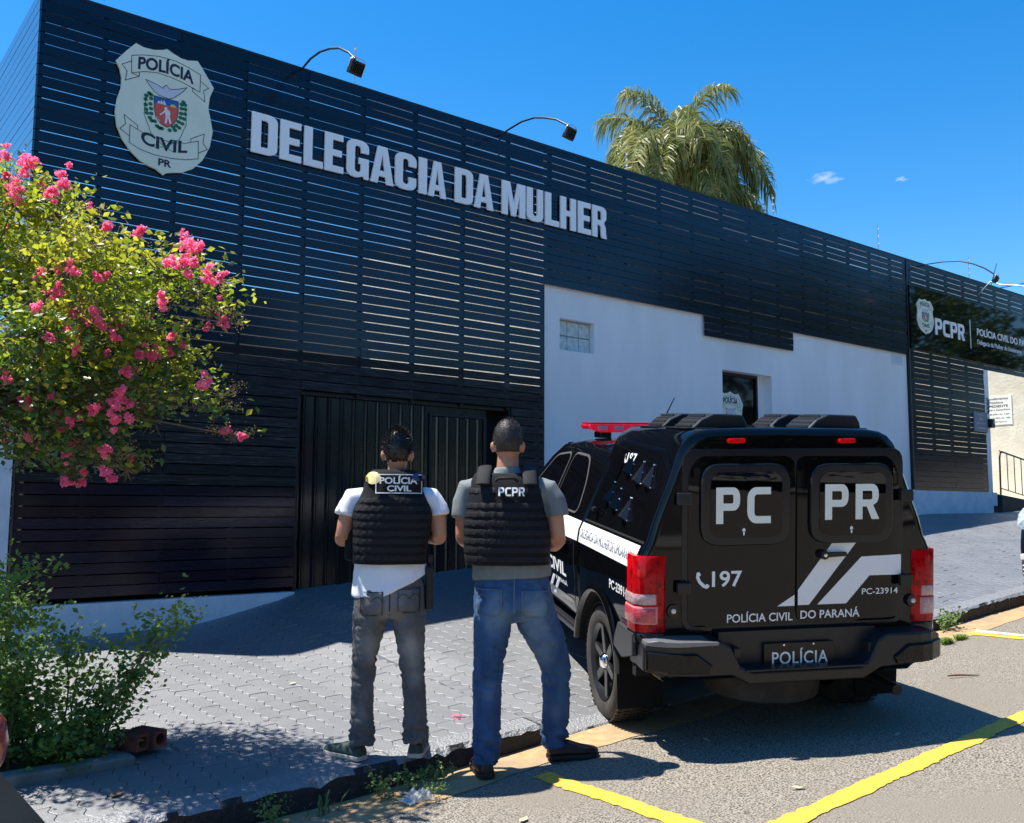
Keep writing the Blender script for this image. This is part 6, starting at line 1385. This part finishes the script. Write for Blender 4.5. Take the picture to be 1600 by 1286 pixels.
mb.tube([(-.10,0,.86),(-.107,-.002,.76),(-.120,0,.66),(-.134,.0,.55),(-.136,0,.47),(-.140,-.005,.36),(-.142,-.01,.26),(-.140,-.012,.16),(-.138,-.012,.075)], [(.098,.12),(.096,.115),(.083,.10),(.068,.085),(.064,.075),(.062,.072),(.062,.07),(.066,.07),(.068,.072)], 20)
mb.tube([(.10,0,.86),(.107,-.002,.76),(.114,0,.66),(.124,.0,.55),(.130,0,.47),(.142,-.005,.36),(.149,-.01,.26),(.152,-.012,.16),(.152,-.012,.08)], [(.098,.12),(.096,.115),(.084,.10),(.072,.085),(.067,.075),(.064,.072),(.063,.07),(.066,.07),(.070,.074)], 20)
jL = organic('jeans', mb, .0085, m_jL, L1, 3, folds(.47,.13,.013)); BJ = bvh(jL)
m_stL = M('dark_stitch', (.02,.02,.02), .8)
pocket(BJ, jL, -.165, -.035, .775, .915, m_jL, m_stL); pocket(BJ, jL, .04, .17, .79, .93, m_jL, m_stL)
onback('seam', GRID, BJ, -.003, .003, .78, .99, .004, m_stL, jL)
MB().rings([[(.188*cos(2*pi*k/32), .125*sin(2*pi*k/32), z) for k in range(32)] for z in (.985, 1.022)]).obj('belt', m_blackm, L1, smooth=60) if False else None
m_sh1 = M('green_suede', (.022,.045,.040), .7, col2=(.035,.06,.05), nscale=30, obj=True); m_sole = M('pale_sole', (.42,.38,.32), .7)
zl_ = gl_(OL, azL, -.16, .0); shoe(L1, (-.135,-.045,zl_+.002), (-.72,.69), .285, .10, m_sh1, m_sole, .062)
zr_ = gl_(OL, azL, .15, .05); shoe(L1, (.15,-.05,max(zr_, gl_(OL, azL, .15, .0), 0)+.002), (.15,1), .285, .10, m_sh1, m_sole, .062)
# ---- right man
OR = Vector((3.47, 4.29, 0)); azR = radians(38.9); OR.z = zroad(3.47, 4.29)+.008
R1 = thing('person', 'crop-haired man in grey T-shirt, black PCPR vest and blue jeans, from behind', 'person', OR, 'men standing on the kerb', rz=-azR)
hc = (-.080, .0, 1.848)
mb = MB(); head(mb, hc, .084, .108, .158)
mb.tube([(-.082,-.02,1.60),(-.080,-.018,1.68),(-.080,-.006,1.78)], [(.085,.085),(.067,.070),(.062,.070)], 16)
mb.tube([(-.06,0,1.05),(-.08,0,1.3),(-.08,0,1.52),(-.08,-.005,1.62)], [(.15,.10),(.15,.10),(.17,.10),(.07,.06)], 16)
mb.tube([(-.08,-.01,1.57),(-.19,-.005,1.59),(-.31,0,1.56)], [.065,.06,.055], 12); mb.tube([(-.08,-.01,1.57),(.04,-.005,1.59),(.150,0,1.56)], [.065,.06,.055], 12)
mb.tube([(-.315,0,1.56),(-.335,-.005,1.42),(-.338,.0,1.30)], [.056,.050,.044], 12); mb.tube([(.158,0,1.56),(.195,-.01,1.42),(.212,-.015,1.29)], [.056,.052,.046], 12)
mb.tube([(-.338,-.005,1.30),(-.325,.07,1.28),(-.24,.22,1.27),(-.19,.28,1.28)], [.047,.050,.036,.029], 12); mb.tube([(.212,-.02,1.29),(.195,.07,1.265),(.09,.22,1.26),(.04,.28,1.27)], [.049,.054,.038,.030], 12)
hand(mb, (-.19,.28,1.28), (.9,.25,.05), -1); hand(mb, (.04,.28,1.27), (-.9,.25,.0), 1)
for s, P in ((-1, [(-.15,0,1.0),(-.165,-.02,.75),(-.19,-.05,.48),(-.19,-.10,.09)]), (1, [(.05,0,1.0),(.13,.04,.75),(.20,.09,.52),(.21,.13,.10)])): mb.tube(P, [.075,.066,.048,.038], 10)
bodyR = organic('body', mb, .0078, m_skin, R1, 4); face(bodyR, hc, .084, .108)
haircap(R1, hc, .087, .112, .160, m_buzz, .003, -.062, 5200, 5, .006)
mb = MB()
mb.tube([(-.052,0,1.065),(-.055,0,1.12),(-.07,0,1.25),(-.08,0,1.42),(-.08,0,1.54),(-.080,-.004,1.62),(-.080,-.012,1.675),(-.080,-.012,1.70)], [(.228,.156),(.228,.152),(.215,.145),(.225,.14),(.235,.125),(.165,.10),(.085,.088),(.074,.08)], 28)
mb.tube([(-.25,0,1.565),(-.312,0,1.562),(-.334,-.004,1.50),(-.340,-.006,1.408)], [(.08,.078),(.076,.074),(.067,.068),(.064,.07)], 16)
mb.tube([(.09,0,1.565),(.155,0,1.562),(.190,-.006,1.50),(.207,-.010,1.420)], [(.08,.078),(.076,.074),(.070,.07),(.068,.07)], 16)
organic('t_shirt', mb, .0085, m_tee_g, R1, 3, lambda co, n: cloth(.007, 9)(co, n))
tabR = [(1.145,-.078,.245,.190),(1.25,-.082,.252,.196),(1.38,-.088,.245,.192),(1.46,-.092,.228,.185),(1.55,-.094,.214,.172),(1.62,-.094,.200,.150),(1.665,-.092,.180,.118)]
vR = make_vest(R1, tabR, [(1.18+.050*k, .030, 198, 342) for k in range(7)]+[(1.565,.030,195,345)], [1.145,1.15,1.19,1.25,1.31,1.38,1.42,1.46,1.50,1.55,1.585,1.62,1.645,1.665])
BR = bvh(vR)
pt_ = onback('name_patch', GRID, BR, -.142, .028, 1.522, 1.592, .014, m_nylon, vR)
onback('lettering', letters('PCPR', .14), BR, -.130, .018, 1.533, 1.583, .0185, m_print, pt_, 0)
for s in (-1, 1): obj('shoulder_strap', MB().tube([(-.085+s*.135,-.165,1.60),(-.085+s*.13,-.12,1.67),(-.085+s*.128,-.03,1.705),(-.085+s*.128,.08,1.67),(-.085+s*.125,.16,1.56)], [(.010,.045)]*5 if False else [(.010,.040)]*5, 12).mesh('shoulder_strap', m_web, 60), vR)
obj('drag_handle', MB().tube([(-.145,-.178,1.618),(-.13,-.196,1.632),(-.06,-.200,1.634),(-.04,-.196,1.632),(-.022,-.178,1.618)], [.009]*5, 8).mesh('drag_handle', m_web, 60), vR)
m_jR = denim('blue_denim', (.018,.055,.14), (.035,.10,.22), (.17,.26,.36), [(-.14,.88,.11,.7),(.08,.88,.12,.8),(.12,.68,.10,.45),(-.19,.45,.06,.25),(.2,.3,.06,.2)])
mb = MB()
mb.tube([(-.052,0,1.11),(-.052,0,1.05),(-.050,-.005,.98),(-.040,-.01,.90),(-.030,0,.84)], [(.205,.135),(.214,.142),(.226,.155),(.232,.158),(.17,.12)], 28)
mb.tube([(-.155,-.01,.93),(-.160,-.02,.83),(-.168,-.03,.73),(-.182,-.045,.60),(-.188,-.055,.52),(-.190,-.07,.40),(-.190,-.085,.28),(-.188,-.098,.16),(-.188,-.105,.055)], [(.118,.135),(.112,.13),(.102,.118),(.086,.10),(.082,.092),(.080,.088),(.079,.086),(.077,.084),(.070,.08)], 22)
mb.tube([(.065,.0,.93),(.085,.01,.84),(.145,.035,.72),(.190,.065,.60),(.205,.08,.54),(.207,.095,.42),(.207,.11,.32),(.200,.125,.20),(.198,.132,.095)], [(.122,.135),(.122,.13),(.108,.118),(.090,.10),(.085,.094),(.081,.088),(.080,.086),(.079,.086),(.072,.08)], 22)
jR = organic('jeans', mb, .0085, m_jR, R1, 3, folds(.50,.14,.012)); BK = bvh(jR)
m_stR = M('pale_stitch', (.13,.17,.21), .8)
pocket(BK, jR, -.255, -.105, .86, 1.02, m_jR, m_stR); pocket(BK, jR, .0, .165, .85, 1.01, m_jR, m_stR)
onback('seam', GRID, BK, -.042, -.036, .88, 1.07, .004, m_stR, jR)
m_boot = M('dark_boot_leather', (.016,.010,.010), .45, col2=(.03,.018,.016), nscale=30, obj=True); m_bs = M('dark_sole', (.02,.016,.014), .7)
zl_ = gl_(OR, azR, -.19, -.05); shoe(R1, (-.185,-.165,zl_+.002), (-.22,.97), .30, .108, m_boot, m_bs, .075, 'boot')
zr_ = gl_(OR, azR, .26, .14); shoe(R1, (.165,.105,zr_+.004), (.93,.25), .30, .108, m_boot, m_bs, .075, 'boot')
# ---------------------------------------------------------------- parked cars at the edges of the picture
m_cb = M('black_car_gloss', (.005,.005,.006), .12, spec=.5, coat=.5)
def car(t, CM, m_body, tail=False, H=1.0):
    loc = t.location
    def W(p): return tuple((CM@Vector(p))-loc)
    R = []
    for x, zb, zt, h in ((0,.34,.66,.80),(.03,.27,.80,.84),(.10,.22,.94,.868),(.30,.20,1.02,.885),(1.1,.20,1.10,.90),(1.5,.20,1.14,.90),(3.6,.20,1.12,.90),(4.15,.24,1.05,.86),(4.25,.35,.9,.8)):
        R.append([W((x, .9+h*a, z*H)) for a, z in ((-1,zb+.08),(-.97,zb),(.97,zb),(1,zb+.08),(1.0,zb+(zt-zb)*.6),(.965,zt-.07),(.86,zt),(-.86,zt),(-.965,zt-.07),(-1.0,zb+(zt-zb)*.6))])
    o = fixn(MB().rings(R).obj('body', m_body, t, smooth=180))
    R = []
    for x, zt, h in ((1.25,1.15,.80),(1.9,1.55,.66),(3.1,1.58,.64),(3.95,1.15,.74)): R.append([W((x, .9+a*h*(1 if q else 1.1), (zt if q else 1.11)*H)) for a, q in ((-1,0),(1,0),(1,1),(-1,1))])
    fixn(MB().rings(R).obj('cabin_glass', m_glass, t, bevel=.02))
    for x in (.85, 3.3):
        for y in (.03, 1.57):
            q = MB().lathe([(.30,0),(.32,.02),(.32,.18),(.30,.2)], (0,0,0), 'y', 32); obj('wheel', mesh('wheel', [W((p[0]+x, p[1]+y, p[2]+.32)) for p in q.v], q.f, m_tyre, 40), t)
    return W
rc = thing('parked_car', 'front corner of a black car with a clear headlamp cut off at the right edge', 'car', (12, 3.5, -1.0), 'parked cars at the picture edges')
W = car(rc, Matrix.Translation((10.0, 2.60, zroad(10.6, 3)))@Matrix.Rotation(radians(-3.5), 4, 'Y'), m_cb)
m_hl = M('headlamp_glass', (.50,.56,.58), .08, col2=(.20,.26,.28), nscale=26, coat=1, bump=.4, bscale=40)
for ya, yb in ((1.40,1.775),(.40,.025)):
    R = []
    for t in (0,.35,.7,1):
        y_ = ya+(yb-ya)*t; b_ = .10*t*t
        R.append([W(p) for p in ((b_-.02, y_, .78),(b_-.03, y_, .84),(b_+.02, y_, .93),(b_+.14, y_, .985),(b_+.2, y_, .80))])
    fixn(MB().rings(R).obj('headlamp', m_hl, rc, smooth=60))
    a, b2 = min(ya, yb), max(ya, yb)
    fixn(MB().rings([[W((x+.02, y_, z)) for y_, z in ((a+.10,.48),(b2-.05,.48),(b2-.05,.54),(a+.10,.54))] for x in (-.05, .0)]).obj('fog_lamp', m_print, rc, bevel=.01))
for k in range(4): obj('grille_bar', MB().tube([W(p) for p in ((.02,.10,.30+.04*k),(-.02,.3,.30+.04*k),(-.02,1.5,.30+.04*k),(.01,1.72,.30+.04*k))], .009, 6).mesh('grille_bar', m_grey, 60), rc)
obj('lower_trim', MB().tube([W(p) for p in ((.06,.10,.24),(-.01,.5,.22),(-.01,1.4,.22),(.05,1.74,.24),(.3,1.80,.26))], .018, 8).mesh('lower_trim', m_grey, 60), rc)
lc = thing('parked_car', 'rear corner of a dark grey car with rounded red lamp, bottom left edge', 'car', (-1, 2.5, -1.5), 'parked cars at the picture edges')
W = car(lc, Matrix.Translation((.715, 3.47, zroad(0, 3)+.0))@Matrix.Rotation(pi, 4, 'Z'), M('dark_car_paint', (.012,.014,.018), .28), H=.86)
for y in (.06,): fixn(MB().lathe([(.001,-.12),(.06,-.11),(.09,-.06),(.10,0),(.09,.06),(.05,.11),(.001,.12)], (0,0,0), 'z', 20).obj('tail_lamp', M('dull_red_lens', (.30,.05,.04), .25, col2=(.20,.02,.02), nscale=8, coat=.6), lc, smooth=60)).location = Vector((.56, 3.38, -.735))-lc.location
